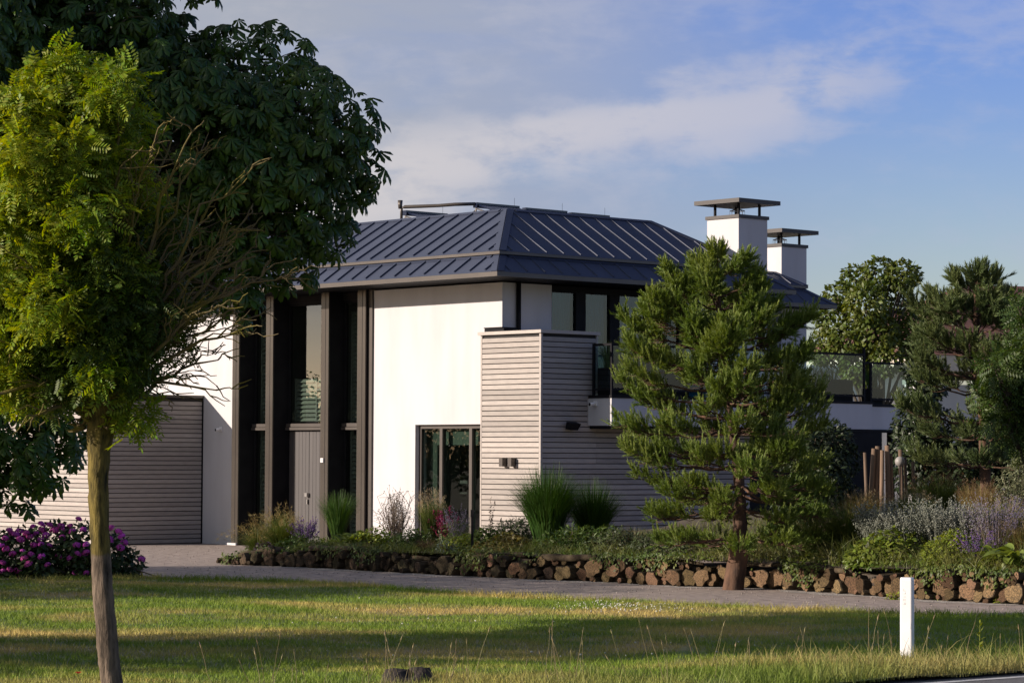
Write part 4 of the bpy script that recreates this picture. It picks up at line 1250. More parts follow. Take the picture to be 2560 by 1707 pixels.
    Vs, Fs, o = [], [], 0
    for v in range(3):
        tv, tf = shoot_template(46, seed + v, nw=0.026)
        pick = np.arange(v, len(SP), 3)
        V, Fc = scatter(tv, tf, SP[pick] - base_, frames(SD[pick], r=r), SS[pick])
        Vs.append(V); Fs.append(Fc + o); o += len(V)
    setp(link('needles', np_mesh('needles', np.concatenate(Vs), np.concatenate(Fs), mat_needle), t), kind='stuff')
    CP, CD, CS = np.array(CP), np.array(CD), np.array(CS)
    tv, tf = shoot_template(64, seed + 9, nl=0.21, nw=0.024, ang=36)
    V, Fc = scatter(tv, tf, CP - base_, frames(CD, r=r), CS)
    setp(link('candles', np_mesh('candles', V, Fc, candle or mat_needle), t), kind='stuff')
    return t, len(SP)


PY = 41.35
pz = lambda py: 2 + (1140 - py) * PY / F
pm = lambda px: px * PY / F
prof = [(pz(1440), pm(220), pm(140)), (pz(1390), pm(270), pm(200)), (pz(1320), pm(310), pm(270)), (pz(1200), pm(320), pm(310)), (pz(1120), pm(320), pm(320)), (pz(1050), pm(295), pm(250)), (pz(960), pm(305), pm(280)), (pz(900), pm(265), pm(265)),
        (pz(820), pm(250), pm(225)), (pz(760), pm(185), pm(150)), (pz(700), pm(115), pm(100)), (pz(650), pm(65), pm(60)), (pz(610), pm(15), pm(15))]
_, n1 = pine('pine_tree', 'young pine with orange bark and upright candles in front of the balcony', [(1832, 1472, 27), (1840, 1420, 25), (1851, 1360, 23), (1850, 1310, 16), (1851, 1250, 14), (1846, 1180, 13), (1838, 1110, 12), (1822, 1020, 10), (1810, 920, 8.5), (1803, 820, 6.5), (1795, 730, 4.5), (1790, 660, 2.5)],
             PY, prof, 17, PINENEEDLE, 31, pz(1335), shoot=0.22, dens=1.5, candle=CANDLE, droop=1.15, inner=0.38, vspread=0.28)
P2 = 47.5
qz = lambda py: 2 + (1142 - py) * P2 / F
qm = lambda px: px * P2 / F
prof = [(qz(1250), qm(120), qm(120)), (qz(1150), qm(210), qm(180)), (qz(1050), qm(230), qm(180)), (qz(950), qm(200), qm(170)), (qz(850), qm(190), qm(130)), (qz(800), qm(150), qm(120)), (qz(740), qm(80), qm(100)), (qz(690), qm(50), qm(60)), (qz(650), qm(20), qm(20))]
_, n2 = pine('pine_tree', 'open blue green pine at the right, its candles against the sky', [(2465, 1270, 14), (2462, 1150, 13), (2458, 1050, 11), (2448, 950, 10), (2442, 850, 8), (2440, 760, 5), (2440, 695, 3)], P2, prof, 9, PINEDARK, 37, qz(1180), shoot=0.27, dens=1.05, per=7, vspread=0.2, inner=0.35)
P3 = 68.0
rz_ = lambda py: 2 + (1135 - py) * P3 / F
prof = [(rz_(1050), 1.2, 1.2), (rz_(950), 1.1, 1.0), (rz_(880), 0.7, 0.6), (rz_(830), 0.3, 0.3)]
pine('pine_tree', 'dark pine standing behind the garage roof left of the white pier', [(440, 1280, 12), (440, 1050, 11), (442, 900, 7), (445, 835, 3)], P3, prof, 10, PINEDARK, 41, rz_(1060), shoot=0.26, dens=1.3)


# ---- broadleaf trees
def leafy_tree(name, label, Y, root_px, BL, n_leaf, leaf, mat_leaf, seed, trunk_w=0.16, cat='tree', group=None, shell=0.6, sub=5, bark=BARK, world=None):
    r = np.random.default_rng(seed)
    if world is None:
        root = gz(*root_px) if Y is None else at(root_px[0], root_px[1], Y); root[2] = min(root[2], 0.0)
        bl = [(at(a, b, Y + d_), c * Y / F) for a, b, c, d_ in BL]
    else:
        root = np.array(world, float); bl = [(root + np.array(c), R_) for c, R_ in BL]
    t = thing(name, label, cat, root, group=group)
    cen = np.mean([b[0] for b in bl], axis=0); fork_ = root + (cen - root) * np.array([0.6, 0.6, 0.42])
    V, Q = tube(bez(root - np.array([0, 0, 0.05]), fork_, n=8, jit=0.01, r=r), taper(trunk_w, trunk_w * 0.7, 8), 10)
    link('trunk', np_mesh('trunk', V - root, Q, bark, smooth=True), t)
    setp(link('limb', tubes_mesh('limb', [(p - root, q) for p, q in crown_branches(fork_, bl, r, sub, trunk_w * 0.5, 0.012)], bark, 5), t), kind='stuff')
    P, d, idx = blob_points(bl, n_leaf, shell, r)
    Rm = leaf_frames(unit(d * 0.7 + np.array([0, 0, 0.6])), unit(d + np.array([0, 0, -0.2])), r, 0.6)
    V, Fc = scatter(*leaf, P - root, Rm, r.uniform(0.7, 1.3, n_leaf))
    setp(link('crown', np_mesh('crown', V, Fc, mat_leaf), t), kind='stuff')
    return t


leafy_tree('garden_tree', 'broad sunlit tree behind the second chimney', 80.0, (2190, 1300),
           [(2200, 690, 46, 0), (2140, 700, 38, .4), (2255, 690, 40, -.4), (2095, 740, 35, 0), (2165, 760, 51, -.8), (2240, 790, 52, .5), (2080, 800, 38, .2), (2190, 830, 55, -.5), (2275, 830, 38, 0), (2120, 850, 51, -.3), (2060, 870, 42, .3), (2215, 890, 46, -.6), (2290, 870, 34, .2), (2150, 910, 51, 0), (2280, 690, 23, 0), (2050, 790, 21, .2), (2320, 810, 25, .4)],
           9000, simple_leaf(0.16, 0.09), TREELEAF, 51, 0.2, shell=0.9)
leafy_tree('robinia_tree', 'feathery green tree cut off by the right edge of the picture', 44.0, (2620, 1350),
           [(2545, 900, 50, 0), (2500, 920, 45, -.3), (2560, 980, 70, .2), (2500, 1000, 50, .2), (2610, 900, 90, 0), (2620, 800, 80, .2), (2560, 770, 26, 0), (2640, 1050, 110, 0), (2520, 1060, 45, -.2)], 2600, pinnate(6, 0.24, 0.075, 0.03), leafm('robinia_leaf', (0.045, 0.085, 0.018), (0.07, 0.115, 0.02), transl=0.3), 53, 0.07)
# dense dark shrubs under and beside the balcony
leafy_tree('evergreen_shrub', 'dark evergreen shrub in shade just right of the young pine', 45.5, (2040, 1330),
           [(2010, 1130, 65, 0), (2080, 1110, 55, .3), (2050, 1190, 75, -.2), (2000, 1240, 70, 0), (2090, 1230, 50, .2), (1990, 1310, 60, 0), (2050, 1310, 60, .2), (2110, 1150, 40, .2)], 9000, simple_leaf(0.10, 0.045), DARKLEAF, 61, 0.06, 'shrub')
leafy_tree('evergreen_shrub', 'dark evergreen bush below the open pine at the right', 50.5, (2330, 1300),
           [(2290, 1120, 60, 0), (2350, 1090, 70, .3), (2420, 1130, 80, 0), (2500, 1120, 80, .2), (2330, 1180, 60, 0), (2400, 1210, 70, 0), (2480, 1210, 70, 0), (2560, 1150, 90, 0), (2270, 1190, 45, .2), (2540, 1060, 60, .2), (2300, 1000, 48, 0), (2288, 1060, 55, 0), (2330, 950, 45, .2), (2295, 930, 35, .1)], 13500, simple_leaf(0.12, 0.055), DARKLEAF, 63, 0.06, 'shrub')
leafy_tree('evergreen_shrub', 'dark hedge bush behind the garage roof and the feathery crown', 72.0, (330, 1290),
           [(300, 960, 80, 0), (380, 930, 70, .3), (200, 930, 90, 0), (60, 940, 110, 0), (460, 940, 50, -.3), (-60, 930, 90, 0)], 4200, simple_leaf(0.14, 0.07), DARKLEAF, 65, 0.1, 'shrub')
# shrubs and trees that stand left of the view and shade the forecourt
for k, (x_, y_, s_) in enumerate(((-11.6, 37.0, 1.35), (-12.0, 39.3, 1.5), (-11.6, 41.6, 1.45), (-12.2, 43.7, 1.55), (-12.6, 45.6, 1.4))):
    leafy_tree('hedge_shrub', f'tall garden shrub outside the left of the picture, number {"one two three four five".split()[k]} from the road', None, None,
               [((0, 0, 1.2 * s_), 1.15 * s_), ((0.2, 0.5, 2.2 * s_), 0.95 * s_), ((-0.3, -0.5, 2.1 * s_), 0.9 * s_), ((0.4, -0.3, 0.7 * s_), 0.8 * s_)], 6500, simple_leaf(0.13, 0.08), HEDGELEAF, 70 + k, 0.08, 'shrub', 'tall shrubs left of the forecourt', world=(x_, y_, 0.0))
for k, (x_, y_, h_) in enumerate(((-47, 55, 5.0), (-49, 58.5, 5.6), (-47, 62, 5.2), (-50, 65.5, 5.9), (-48, 69, 5.3), (-50, 72.5, 6.2), (-48, 76, 5.5), (-51, 80, 6.0), (-49, 84, 5.4))):
    q_ = h_ / 7.0
    leafy_tree('field_tree', f'tree in the field far left of the picture, number {"one two three four five six seven eight nine".split()[k]} along the row', None, None,
               [((0, 0, 4.4 * q_), 2.3 * q_), ((1.4, 0.6, 3.4 * q_), 1.7 * q_), ((-1.3, -0.5, 3.2 * q_), 1.8 * q_), ((0.3, -1.2, 5.4 * q_), 1.4 * q_), ((0, 1.2, 2.2 * q_), 1.8 * q_), ((0.5, -1.6, 2.2 * q_), 1.7 * q_)], 3600, simple_leaf(0.20, 0.12), HEDGELEAF, 80 + k, 0.2, 'tree', 'trees in the field to the left', world=(x_, y_, 0.0))

leafy_tree('roadside_tree', 'bushy tree outside the left of the picture whose shade crosses the lawn', None, None,
           [((0, 0, 1.6), 1.6), ((0.5, 1.2, 2.6), 1.5), ((-0.4, -1.3, 2.4), 1.5), ((0.2, 0.2, 3.9), 1.9), ((0, 1.3, 4.6), 1.3), ((0.3, -1.3, 4.4), 1.4), ((0.2, 0, 5.6), 1.2), ((0.5, 1.6, 1.2), 1.3), ((0.2, -1.6, 1.1), 1.3), ((0, 0, 0.7), 1.3), ((0, 1.0, 0.7), 1.2), ((0, -1.2, 0.6), 1.2)], 15000, simple_leaf(0.18, 0.12), HEDGELEAF, 95, 0.16, 'tree', None, world=(-17.0, 23.6, 0.0))

# ================================================================== LOG WALL
lw_rng = np.random.default_rng(5)
logwall = thing('log_wall', 'low retaining wall of stacked cut logs along the gravel drive', 'log wall', (*wallpt(0.0), 0))
lw0 = np.array([*wallpt(0.0), 0.0])


def log_mesh(seed, end, sides=11):
    r = np.random.default_rng(seed); th = np.arange(sides) * 2 * math.pi / sides
    rad = 1 + r.normal(0, 0.15, sides); ex_ = r.uniform(0.65, 1.2)
    V = []
    for y, k in ((-0.5, 0.93), (-0.47, 1.0), (0.5, 0.97)):
        for a, q in zip(th, rad): V.append((math.cos(a) * q * k * ex_, y + r.normal(0, 0.012), math.sin(a) * q * k))
    V.append((r.normal(0, .1), -0.51, r.normal(0, .1)))
    c = len(V) - 1; n = sides
    Fc, mi = [], []
    for i_ in range(n):
        j_ = (i_ + 1) % n
        Fc.append((c, j_, i_)); mi.append(1)
        Fc.append((i_, j_, n + j_, n + i_)); mi.append(0)
        Fc.append((n + i_, n + j_, 2 * n + j_, 2 * n + i_)); mi.append(0)
    me = bpy.data.meshes.new('log'); me.from_pydata(V, [], Fc); me.materials.append(LOGBARK); me.materials.append(end)
    me.polygons.foreach_set('material_index', mi); me.update()
    return me


LOGS = [log_mesh(900 + k, LOGEND) for k in range(8)]
SHADELOGS = [log_mesh(930 + k, SHADEEND) for k in range(8)]
placed = []


def wall_top(s): return float(np.interp(s, [0, 0.6, 1.6, 3, WLEN], [0.05, 0.12, 0.27, 0.36, 0.39]) + 0.035 * math.sin(s * 1.9) + 0.04 * math.sin(s * 0.83) + 0.03 * math.sin(s * 5.3))


S_END = float(np.interp(8.3, WALLP[:, 0], _d))
for trial in range(15000):
    f_ = trial / 15000
    rad = lw_rng.uniform(0.105, 0.15) if f_ < 0.25 else (lw_rng.uniform(0.07, 0.115) if f_ < 0.6 else lw_rng.uniform(0.038, 0.075))
    s = lw_rng.uniform(0.05, S_END); zt = wall_top(s)
    if zt < 2 * rad: continue
    z = lw_rng.uniform(rad, zt - rad) if lw_rng.random() < 0.6 else rad * 0.95
    if all((s - a) ** 2 + (z - b) ** 2 > (0.86 * (rad + c)) ** 2 for a, b, c in placed[-400:]):
        placed.append((s, z, rad))
placed.sort(key=lambda t: -t[2])
tgv = unit(np.array([wallpt(s + 0.05) - wallpt(s - 0.05) for s, z, r_ in placed]))
extra = []
for k, (s, z, rad) in enumerate(placed):
    p = wallpt(s); tg = tgv[k]; n2 = np.array([tg[1], -tg[0]])
    if k >= 288: extra.append(k); continue
    L_ = lw_rng.uniform(0.34, 0.5)
    off = lw_rng.uniform(-0.07, 0.09)
    o = link('log', (LOGS if lw_rng.random() < (s - 5.5) / 4.0 else SHADELOGS)[k % 8], logwall)
    ang = math.atan2(n2[1], n2[0]) + math.pi / 2 + lw_rng.normal(0, 0.10)
    ctr = p + n2 * (off - L_ / 2 + 0.05)
    o.matrix_local = Matrix.Translation((float(ctr[0] - lw0[0]), float(ctr[1] - lw0[1]), float(z))) @ Matrix.Rotation(ang, 4, 'Z') @ Matrix.Rotation(lw_rng.normal(0, 0.07), 4, 'X') @ Matrix.Rotation(lw_rng.uniform(0, 6.28), 4, 'Y') @ Matrix.Diagonal((rad, L_, rad, 1))
# dark core of packed soil behind the log ends
s = np.linspace(0.1, S_END, 80); wp = wallpt(s); tg = unit(np.gradient(wp, axis=0)); nn = np.stack([tg[:, 1], -tg[:, 0]], -1)
ztop = np.array([wall_top(v) for v in s]) - 0.05
a_ = wp - nn * 0.10
V = np.concatenate([np.c_[a_, np.full(80, -0.02)], np.c_[a_, ztop], np.c_[a_ - nn * 0.4, ztop]]) - lw0
k = np.arange(79); Q = np.concatenate([np.stack([k, k + 1, k + 81, k + 80], -1), np.stack([k + 80, k + 81, k + 161, k + 160], -1)])
link('packed_soil', np_mesh('packed_soil', V, Q, SOIL), logwall)
# long poles lying along the top
for k in range(8):
    s0 = 1.0 + k * 1.9 + lw_rng.uniform(-0.6, 0.6)
    if s0 + 1.3 > S_END: break
    L_ = lw_rng.uniform(0.8, 1.5); p0, p1 = wallpt(s0), wallpt(s0 + L_)
    n2 = nn[np.argmin(abs(s - s0))]; off = lw_rng.uniform(-0.18, 0.02)
    z0 = wall_top(s0) + lw_rng.uniform(-0.05, 0.04); z1 = wall_top(s0 + L_) + lw_rng.uniform(-0.05, 0.05); rr = lw_rng.uniform(0.028, 0.06)
    m_ = MB(); pts = [np.array([*(p0 + (p1 - p0) * t + n2 * off), z0 + (z1 - z0) * t + 0.01 * math.sin(9 * t)]) - lw0 for t in np.linspace(0, 1, 5)]
    m_.tube(pts, [rr, rr * 1.02, rr * 0.95, rr * 0.9, rr * 0.8], 8); m_.build('log', LOGBARK, logwall, True)

# ================================================================== HYDRANGEA
HYDLEAF = leafm('hydrangea_leaf', (0.030, 0.058, 0.016), (0.05, 0.08, 0.02), transl=0.2)
HYDFLOWER = mat('hydrangea_flower', (0.74, 0.09, 0.42), (0.52, 0.07, 0.46), nscale=14, rough=0.7, objrand=0.25, hue=0.03, transl=0.15)
HY = 44.3
hc = at(180, 1450, HY); hc[2] = 0
hyd = thing('hydrangea_bush', 'broad hydrangea bush covered in magenta flower heads beside the lawn', 'bush', hc)
rh = np.random.default_rng(77)
HB = [(60, 1385, 62, 0), (130, 1375, 68, .2), (205, 1375, 66, -.1), (275, 1390, 58, .1), (320, 1410, 40, .2), (10, 1390, 62, 0), (-60, 1390, 70, .2), (100, 1410, 50, -.3), (230, 1415, 45, -.2), (-140, 1390, 70, .1)]
blobs = [(at(a, b, HY + d_), c * HY / F) for a, b, c, d_ in HB]
P, d, idx = blob_points(blobs, 5200, 0.7, rh); P[:, 2] = np.maximum(P[:, 2], 0.03)
Rm = leaf_frames(unit(d * 0.6 + np.array([0, 0, 0.7])), d, rh, 0.5)
V, Fc = scatter(*simple_leaf(0.115, 0.075), P - hc, Rm, rh.uniform(0.7, 1.2, len(P)))
setp(link('foliage', np_mesh('foliage', V, Fc, HYDLEAF), hyd), kind='stuff')
tb = [(bez((hc[0] + rh.normal(0, .5), hc[1] + rh.normal(0, .2), 0.0), P[k], n=5, r=rh, jit=0.02), taper(0.01, 0.004, 5)) for k in rh.choice(len(P), 60, replace=False)]
setp(link('stem', tubes_mesh('stem', [(p - hc, q) for p, q in tb], BARK, 5), hyd), kind='stuff')


def mophead(seed):
    r = np.random.default_rng(seed); n = 60
    dd = unit(r.normal(size=(n, 3))); dd[:, 2] = np.abs(dd[:, 2]) * 1.0 - 0.35; dd = unit(dd)
    tv = np.array([(-.22, -.22, .02), (.22, -.22, .0), (.22, .22, .02), (-.22, .22, .0), (0, 0, .07)]); tf = np.array([(0, 1, 4), (1, 2, 4), (2, 3, 4), (3, 0, 4)])
    V, Fc = scatter(tv, tf, dd * np.array([1, 1, .72]) * r.uniform(.88, 1.05, n)[:, None], frames(dd, r=r), r.uniform(.8, 1.2, n))
    return np_mesh('flower_head', V, Fc, HYDFLOWER)


MOPS = [mophead(k) for k in range(4)]
HEADS = [(147, 400), (508, 345), (645, 310), (770, 320), (1217, 228), (945, 335), (1080, 340), (845, 400), (1290, 390), (1000, 400), (970, 515), (400, 450), (190, 455), (650, 400), (80, 530), (320, 545), (620, 550), (520, 630), (635, 620), (770, 640), (1190, 630), (1330, 620), (195, 770), (485, 775), (910, 810), (1085, 830), (1210, 765), (1330, 750), (640, 805),
         (440, 925), (735, 935), (45, 900), (50, 1030), (155, 1005), (240, 1140), (1155, 1060), (1335, 1060), (1710, 370), (1840, 425), (1880, 495), (1925, 590), (1865, 670), (1690, 540), (1680, 590), (2195, 850), (20, 640), (90, 690), (350, 730), (380, 830), (280, 1030), (250, 480), (460, 500), (560, 450), (1120, 420), (300, 420), (710, 480), (1500, 420), (1560, 560), (1480, 780)]
for k, (zx, zy) in enumerate(HEADS):
    px, py = zx / 6.189, 1260 + zy / 6.189
    # nearest blob surface along the line of sight
    best = HY - 0.15
    dr_ = ray(px, py); dr_ = dr_ / dr_[1]
    for c_, R_ in blobs:
        q = np.array([0, 0, EYE]) + dr_ * c_[1] - c_; m2 = R_ * R_ - q[0] ** 2 - q[2] ** 2
        if m2 > 0: best = min(best, c_[1] - math.sqrt(m2))
    p = at(px, py, best - 0.02) - hc
    o = link('flower_head', MOPS[k % 4], hyd)
    s_ = 0.062 * rh.uniform(0.8, 1.15)
    o.matrix_local = Matrix.Translation(tuple(p)) @ Matrix.Rotation(rh.uniform(0, 6.28), 4, 'Z') @ Matrix.Rotation(0.5, 4, 'X') @ Matrix.Diagonal((s_, s_, s_, 1))

# ================================================================== LAWN AND VERGE GRASS
rg = np.random.default_rng(99)


def blades(P, h, w, lean, r, segs=1):
    n = len(P); a = r.uniform(0, 2 * math.pi, n)
    ln = np.stack([np.cos(a), np.sin(a), np.zeros(n)], -1) * (lean * h)[:, None]
    b = r.uniform(0, 2 * math.pi, n); sd = np.stack([np.cos(b), np.sin(b), np.zeros(n)], -1) * (w / 2)[:, None]
    if segs == 1:
        V = np.stack([P - sd, P + sd, P + ln + np.array([0, 0, 1.0]) * h[:, None]], 1)
        return V.reshape(-1, 3), np.arange(3 * n).reshape(-1, 3)
    ts_ = np.linspace(0, 1, segs + 1); rows = []
    for t in ts_:
        c = P + ln * (t ** 2) + np.array([0, 0, 1.0]) * (h * (t - 0.18 * lean * t * t))[:, None]
        ww = (1 - 0.9 * t ** 1.5)
        rows += [c - sd * ww, c + sd * ww]
    V = np.stack(rows, 1); k = 2 * (segs + 1)
    f_ = np.array([(2 * i_, 2 * i_ + 1, 2 * i_ + 3, 2 * i_ + 2) for i_ in range(segs)])
    return V.reshape(-1, 3), (f_[None] + (np.arange(n) * k)[:, None, None]).reshape(-1, 4)


N = 330000
Yb = 21.0 + (44.2 - 21.0) * rg.random(N) ** 1.05
Xb = (rg.random(N) * 2 - 1) * (0.192 * Yb + 0.4)
ok = (Yb < lawn_far(Xb) + 0.10 * np.sin(Xb * 5.0)) & ((Xb < 1.9) | (Yb > road_far(Xb) + 0.05))
Xb, Yb = Xb[ok], Yb[ok]
patch = np.sin(Xb * 1.3 + 2) * np.sin(Yb * 0.9 + Xb * 0.5) + rg.normal(0, 0.4, len(Xb))
h = rg.uniform(0.025, 0.055, len(Xb)) + 0.02 * (patch > 0.7) + 0.05 * (rg.random(len(Xb)) < 0.012)
V, Fc = blades(np.stack([Xb, Yb, 0.03 + bumpy(Xb, Yb)], -1), h, rg.uniform(0.006, 0.012, len(Xb)), rg.uniform(0.2, 1.0, len(Xb)), rg)
setp(link('lawn_grass', np_mesh('lawn_grass', V, Fc, LAWN_BLADE)), 'short patchy lawn grass, partly dry, in sun and shade bands', 'grass', kind='stuff')
# ragged verge along the road
N = 26000
Xb = rg.uniform(-5.2, 6.2, N); near = 21.2 + 0.0 * Xb
Yn = np.where(Xb > 1.9, road_far(Xb) - 0.05, 21.2)
Yf = np.interp(Xb, [-5.2, -3, -1, 1, 2.2, 3, 4, 6.2], [22.6, 23.0, 23.9, 25.0, 26.6, 27.3, 27.5, 28.0])
u = rg.random(N) ** 1.25; Yb = Yn + (Yf - Yn) * u
keep = rg.random(N) < np.interp(Xb, [-5, -1.5, 1.5, 3], [0.15, 0.4, 0.85, 1.0])
Xb, Yb, u = Xb[keep], Yb[keep], u[keep]
h = rg.gamma(3.0, 0.036, len(Xb)) * (1.1 - 0.6 * u) + 0.03
V, Fc = blades(np.stack([Xb, Yb, 0.02 + bumpy(Xb, Yb)], -1), np.minimum(h, 0.42), rg.uniform(0.005, 0.010, len(Xb)), rg.uniform(0.1, 0.9, len(Xb)), rg, 3)
setp(link('verge_grass', np_mesh('verge_grass', V, Fc, VERGE_BLADE)), 'long ragged verge grass along the road in front', 'grass', kind='stuff')
# flowering grass stalks standing above the verge
STALK = leafm('grass_stalk', (0.26, 0.23, 0.10), (0.30, 0.24, 0.13), transl=0.25)
tb, sv = [], []
for k in range(80):
    x_ = rg.uniform(-2.4, 5.6); y_ = float(np.interp(x_, [-5.2, -3, -1, 1, 2.2, 3, 4, 6.2], [22.4, 22.8, 23.6, 24.6, 26.0, 26.6, 26.9, 27.3])) - rg.uniform(0, 1.6)
    if x_ > 1.9 and y_ < road_far(x_) + 0.1: continue
    hh = rg.uniform(0.16, 0.5); b = np.array([x_, y_, 0.02]); e = b + np.array([rg.normal(0, 0.12) * hh * 2, rg.normal(0, 0.05), hh])
    p = bez(b, e, n=5, jit=0.01, r=rg); tb.append((p, taper(0.003, 0.0016, 5)))
    d_ = unit(p[-1] - p[-2])
    tb.append((np.array([e, e + d_ * 0.02, e + d_ * rg.uniform(0.04, 0.07)]), np.array([0.002, rg.uniform(0.004, 0.008), 0.001])))
setp(link('grass_stalks', tubes_mesh('grass_stalks', tb, STALK, 5)), 'thin flowering grass stalks rising above the verge', 'grass', kind='stuff')
# white clover heads in the lawn
CLOVER = mat('clover_white', (0.62, 0.62, 0.52), (0.5, 0.5, 0.42), rough=0.8)
cp = []
for k in range(260):
    px, py = rg.normal(1560, 90), rg.normal(1512, 9)
    if rg.random() < 0.25: px, py = rg.uniform(700, 2400), rg.uniform(1490, 1640)
    g_ = gz(px, py, 0.06)
    if g_[1] < lawn_far(g_[0]) - 0.3: cp.append(g_ + np.array([0, 0, 0.0]))
cp = np.array(cp)
ov = np.array([(1, 0, 0), (-1, 0, 0), (0, 1, 0), (0, -1, 0), (0, 0, 1), (0, 0, -1)]) * 0.011
of = np.array([(0, 2, 4), (2, 1, 4), (1, 3, 4), (3, 0, 4), (2, 0, 5), (1, 2, 5), (3, 1, 5), (0, 3, 5)])
V, Fc = scatter(ov, of, cp, frames(rg.normal(size=(len(cp), 3)), r=rg), rg.uniform(0.7, 1.3, len(cp)))
setp(link('clover_flowers', np_mesh('clover_flowers', V, Fc, CLOVER)), 'tiny white clover flowers scattered over the lawn', 'clover', kind='stuff')
# loose stones on the gravel
N = 5000
Yb = rg.uniform(34.5, 60, N); Xb = (rg.random(N) * 2 - 1) * (0.19 * Yb); ok = (Yb > lawn_far(Xb) + 0.02) & (Yb < wally(np.clip(Xb, -5.3, 11)) + np.where(Xb < -5.0, 12, -0.1))
Xb, Yb = Xb[ok], Yb[ok]
PEB = mat('pebble', (0.36, 0.31, 0.27), (0.2, 0.17, 0.15), nscale=3, rough=0.85, island=0.4, coords='World')
V, Fc = scatter(ov * 0.8, of, np.stack([Xb, Yb, np.full(len(Xb), 0.005)], -1), frames(rg.normal(size=(len(Xb), 3)), r=rg), rg.uniform(0.5, 1.6, len(Xb)))
setp(link('loose_gravel', np_mesh('loose_gravel', V, Fc, PEB)), 'loose stones lying on the gravel drive', 'gravel', kind='stuff')

# ================================================================== GARDEN PLANTS
def bp(px, Y, lift=0.0):
    X = float(at(px, 1300, Y)[0])
    return np.array([X, Y, float(bedz(X, Y)) - 0.03 + lift])


def zof(py, Y): return 2 + (1139.0 - py) * Y / F


def gmat(name, a, b=None, tr_=0.3): return leafm(name, a, b, transl=tr_, island=0.3)


G_DARK = gmat('dark_grass', (0.035, 0.085, 0.012), (0.05, 0.11, 0.016))
G_MID = gmat('mid_grass', (0.085, 0.12, 0.025), (0.12, 0.15, 0.03))
G_GOLD = gmat('golden_grass', (0.24, 0.19, 0.06), (0.30, 0.23, 0.09))
G_BROWN = gmat('brown_sedge', (0.12, 0.075, 0.035), (0.16, 0.10, 0.05))
G_PLUME = gmat('plume', (0.34, 0.27, 0.15), (0.42, 0.34, 0.2), 0.4)
L_LIME = gmat('lime_leaf', (0.19, 0.25, 0.025), (0.25, 0.30, 0.04), 0.35)
L_GREEN = gmat('green_leaf', (0.065, 0.115, 0.018), (0.10, 0.15, 0.025), 0.3)
L_SILVER = gmat('silver_leaf', (0.20, 0.22, 0.17), (0.27, 0.28, 0.23), 0.2)
L_DUSK = gmat('dark_stem_leaf', (0.045, 0.07, 0.025), (0.07, 0.09, 0.03), 0.2)
F_PURPLE = gmat('purple_flower', (0.16, 0.09, 0.26), (0.22, 0.12, 0.30), 0.2)
F_RED = gmat('crimson_flower', (0.33, 0.02, 0.07), (0.25, 0.02, 0.09), 0.2)
F_WHITE = gmat('white_flower', (0.6, 0.58, 0.52), (0.5, 0.48, 0.42), 0.2)
F_MAUVE = gmat('mauve_haze', (0.22, 0.19, 0.28), (0.3, 0.26, 0.34), 0.2)
T_BROWN = gmat('dry_twig', (0.13, 0.10, 0.075), (0.17, 0.135, 0.1), 0.0)
prg = np.random.default_rng(2024)


def clump_arrays(base, n, h, spread, w, r, r0=0.10, arch=0.5, segs=5, hv=0.25):
    a = r.uniform(0, 2 * math.pi, n); dv = np.stack([np.cos(a), np.sin(a), np.zeros(n)], -1)
    b0 = base + dv * (r0 * np.sqrt(r.random(n)))[:, None]
    H = h * r.uniform(1 - hv, 1.05, n) * (1 - 0.0 * n); S = spread * r.random(n) ** 0.7
    side = np.stack([-np.sin(a), np.cos(a), np.zeros(n)], -1)
    q = r.uniform(-0.9, 0.9, n)[:, None]; side = unit(side + dv * q)
    rows = []; tipz = None
    for t in np.linspace(0, 1, segs + 1):
        c = b0 + dv * (S * t ** 1.8)[:, None] + np.array([0, 0, 1.0]) * (H * (t - arch * (S / max(spread, 1e-3)) * t ** 3 * 0.6))[:, None]
        ww = w * 0.5 * (1 - 0.85 * t ** 2)
        rows += [c - side * ww, c + side * ww]
    V = np.stack(rows, 1); k = 2 * (segs + 1)
    f_ = np.array([(2 * i_, 2 * i_ + 1, 2 * i_ + 3, 2 * i_ + 2) for i_ in range(segs)])
    tips = 0.5 * (V[:, -1] + V[:, -2]); tdir = unit(tips - 0.5 * (V[:, -3] + V[:, -4]))
    return V.reshape(-1, 3), (f_[None] + (np.arange(n) * k)[:, None, None]).reshape(-1, 4), tips, tdir


def grass_clump(label, base, n, h, spread, m, w=0.007, arch=0.5, plume=None, n_pl=0, ph=1.1, r0=0.1, name='ornamental_grass', plen=0.16, pw=0.03):
    t = thing(name, label, 'grass', base)
    V, Fc, tips, td = clump_arrays(np.zeros(3), n, h, spread, w, prg, r0, arch)
    setp(link('blades', np_mesh('blades', V, Fc, m), t), kind='stuff')
    if plume is not None:
        V, Fc, tips, td = clump_arrays(np.zeros(3), n_pl, h * ph, spread * 0.8, 0.005, prg, r0, arch * 0.8)
        setp(link('stalks', np_mesh('stalks', V, Fc, m), t), kind='stuff')
        k_ = 16; PP = np.repeat(tips, k_, 0) - np.repeat(td, k_, 0) * (prg.random(n_pl * k_) * plen)[:, None] + prg.normal(0, pw * 0.4, (n_pl * k_, 3))
        tv = np.array([(-.5, 0, 0), (.5, 0, 0), (0, 0, 1.0)]) * np.array([0.006, 1, pw * 1.4])
        V, Fc = scatter(tv, np.array([(0, 1, 2)]), PP, frames(np.repeat(td, k_, 0) + prg.normal(0, 0.5, (n_pl * k_, 3)), r=prg), np.ones(n_pl * k_))
        setp(link('plumes', np_mesh('plumes', V, Fc, plume), t), kind='stuff')
    return t


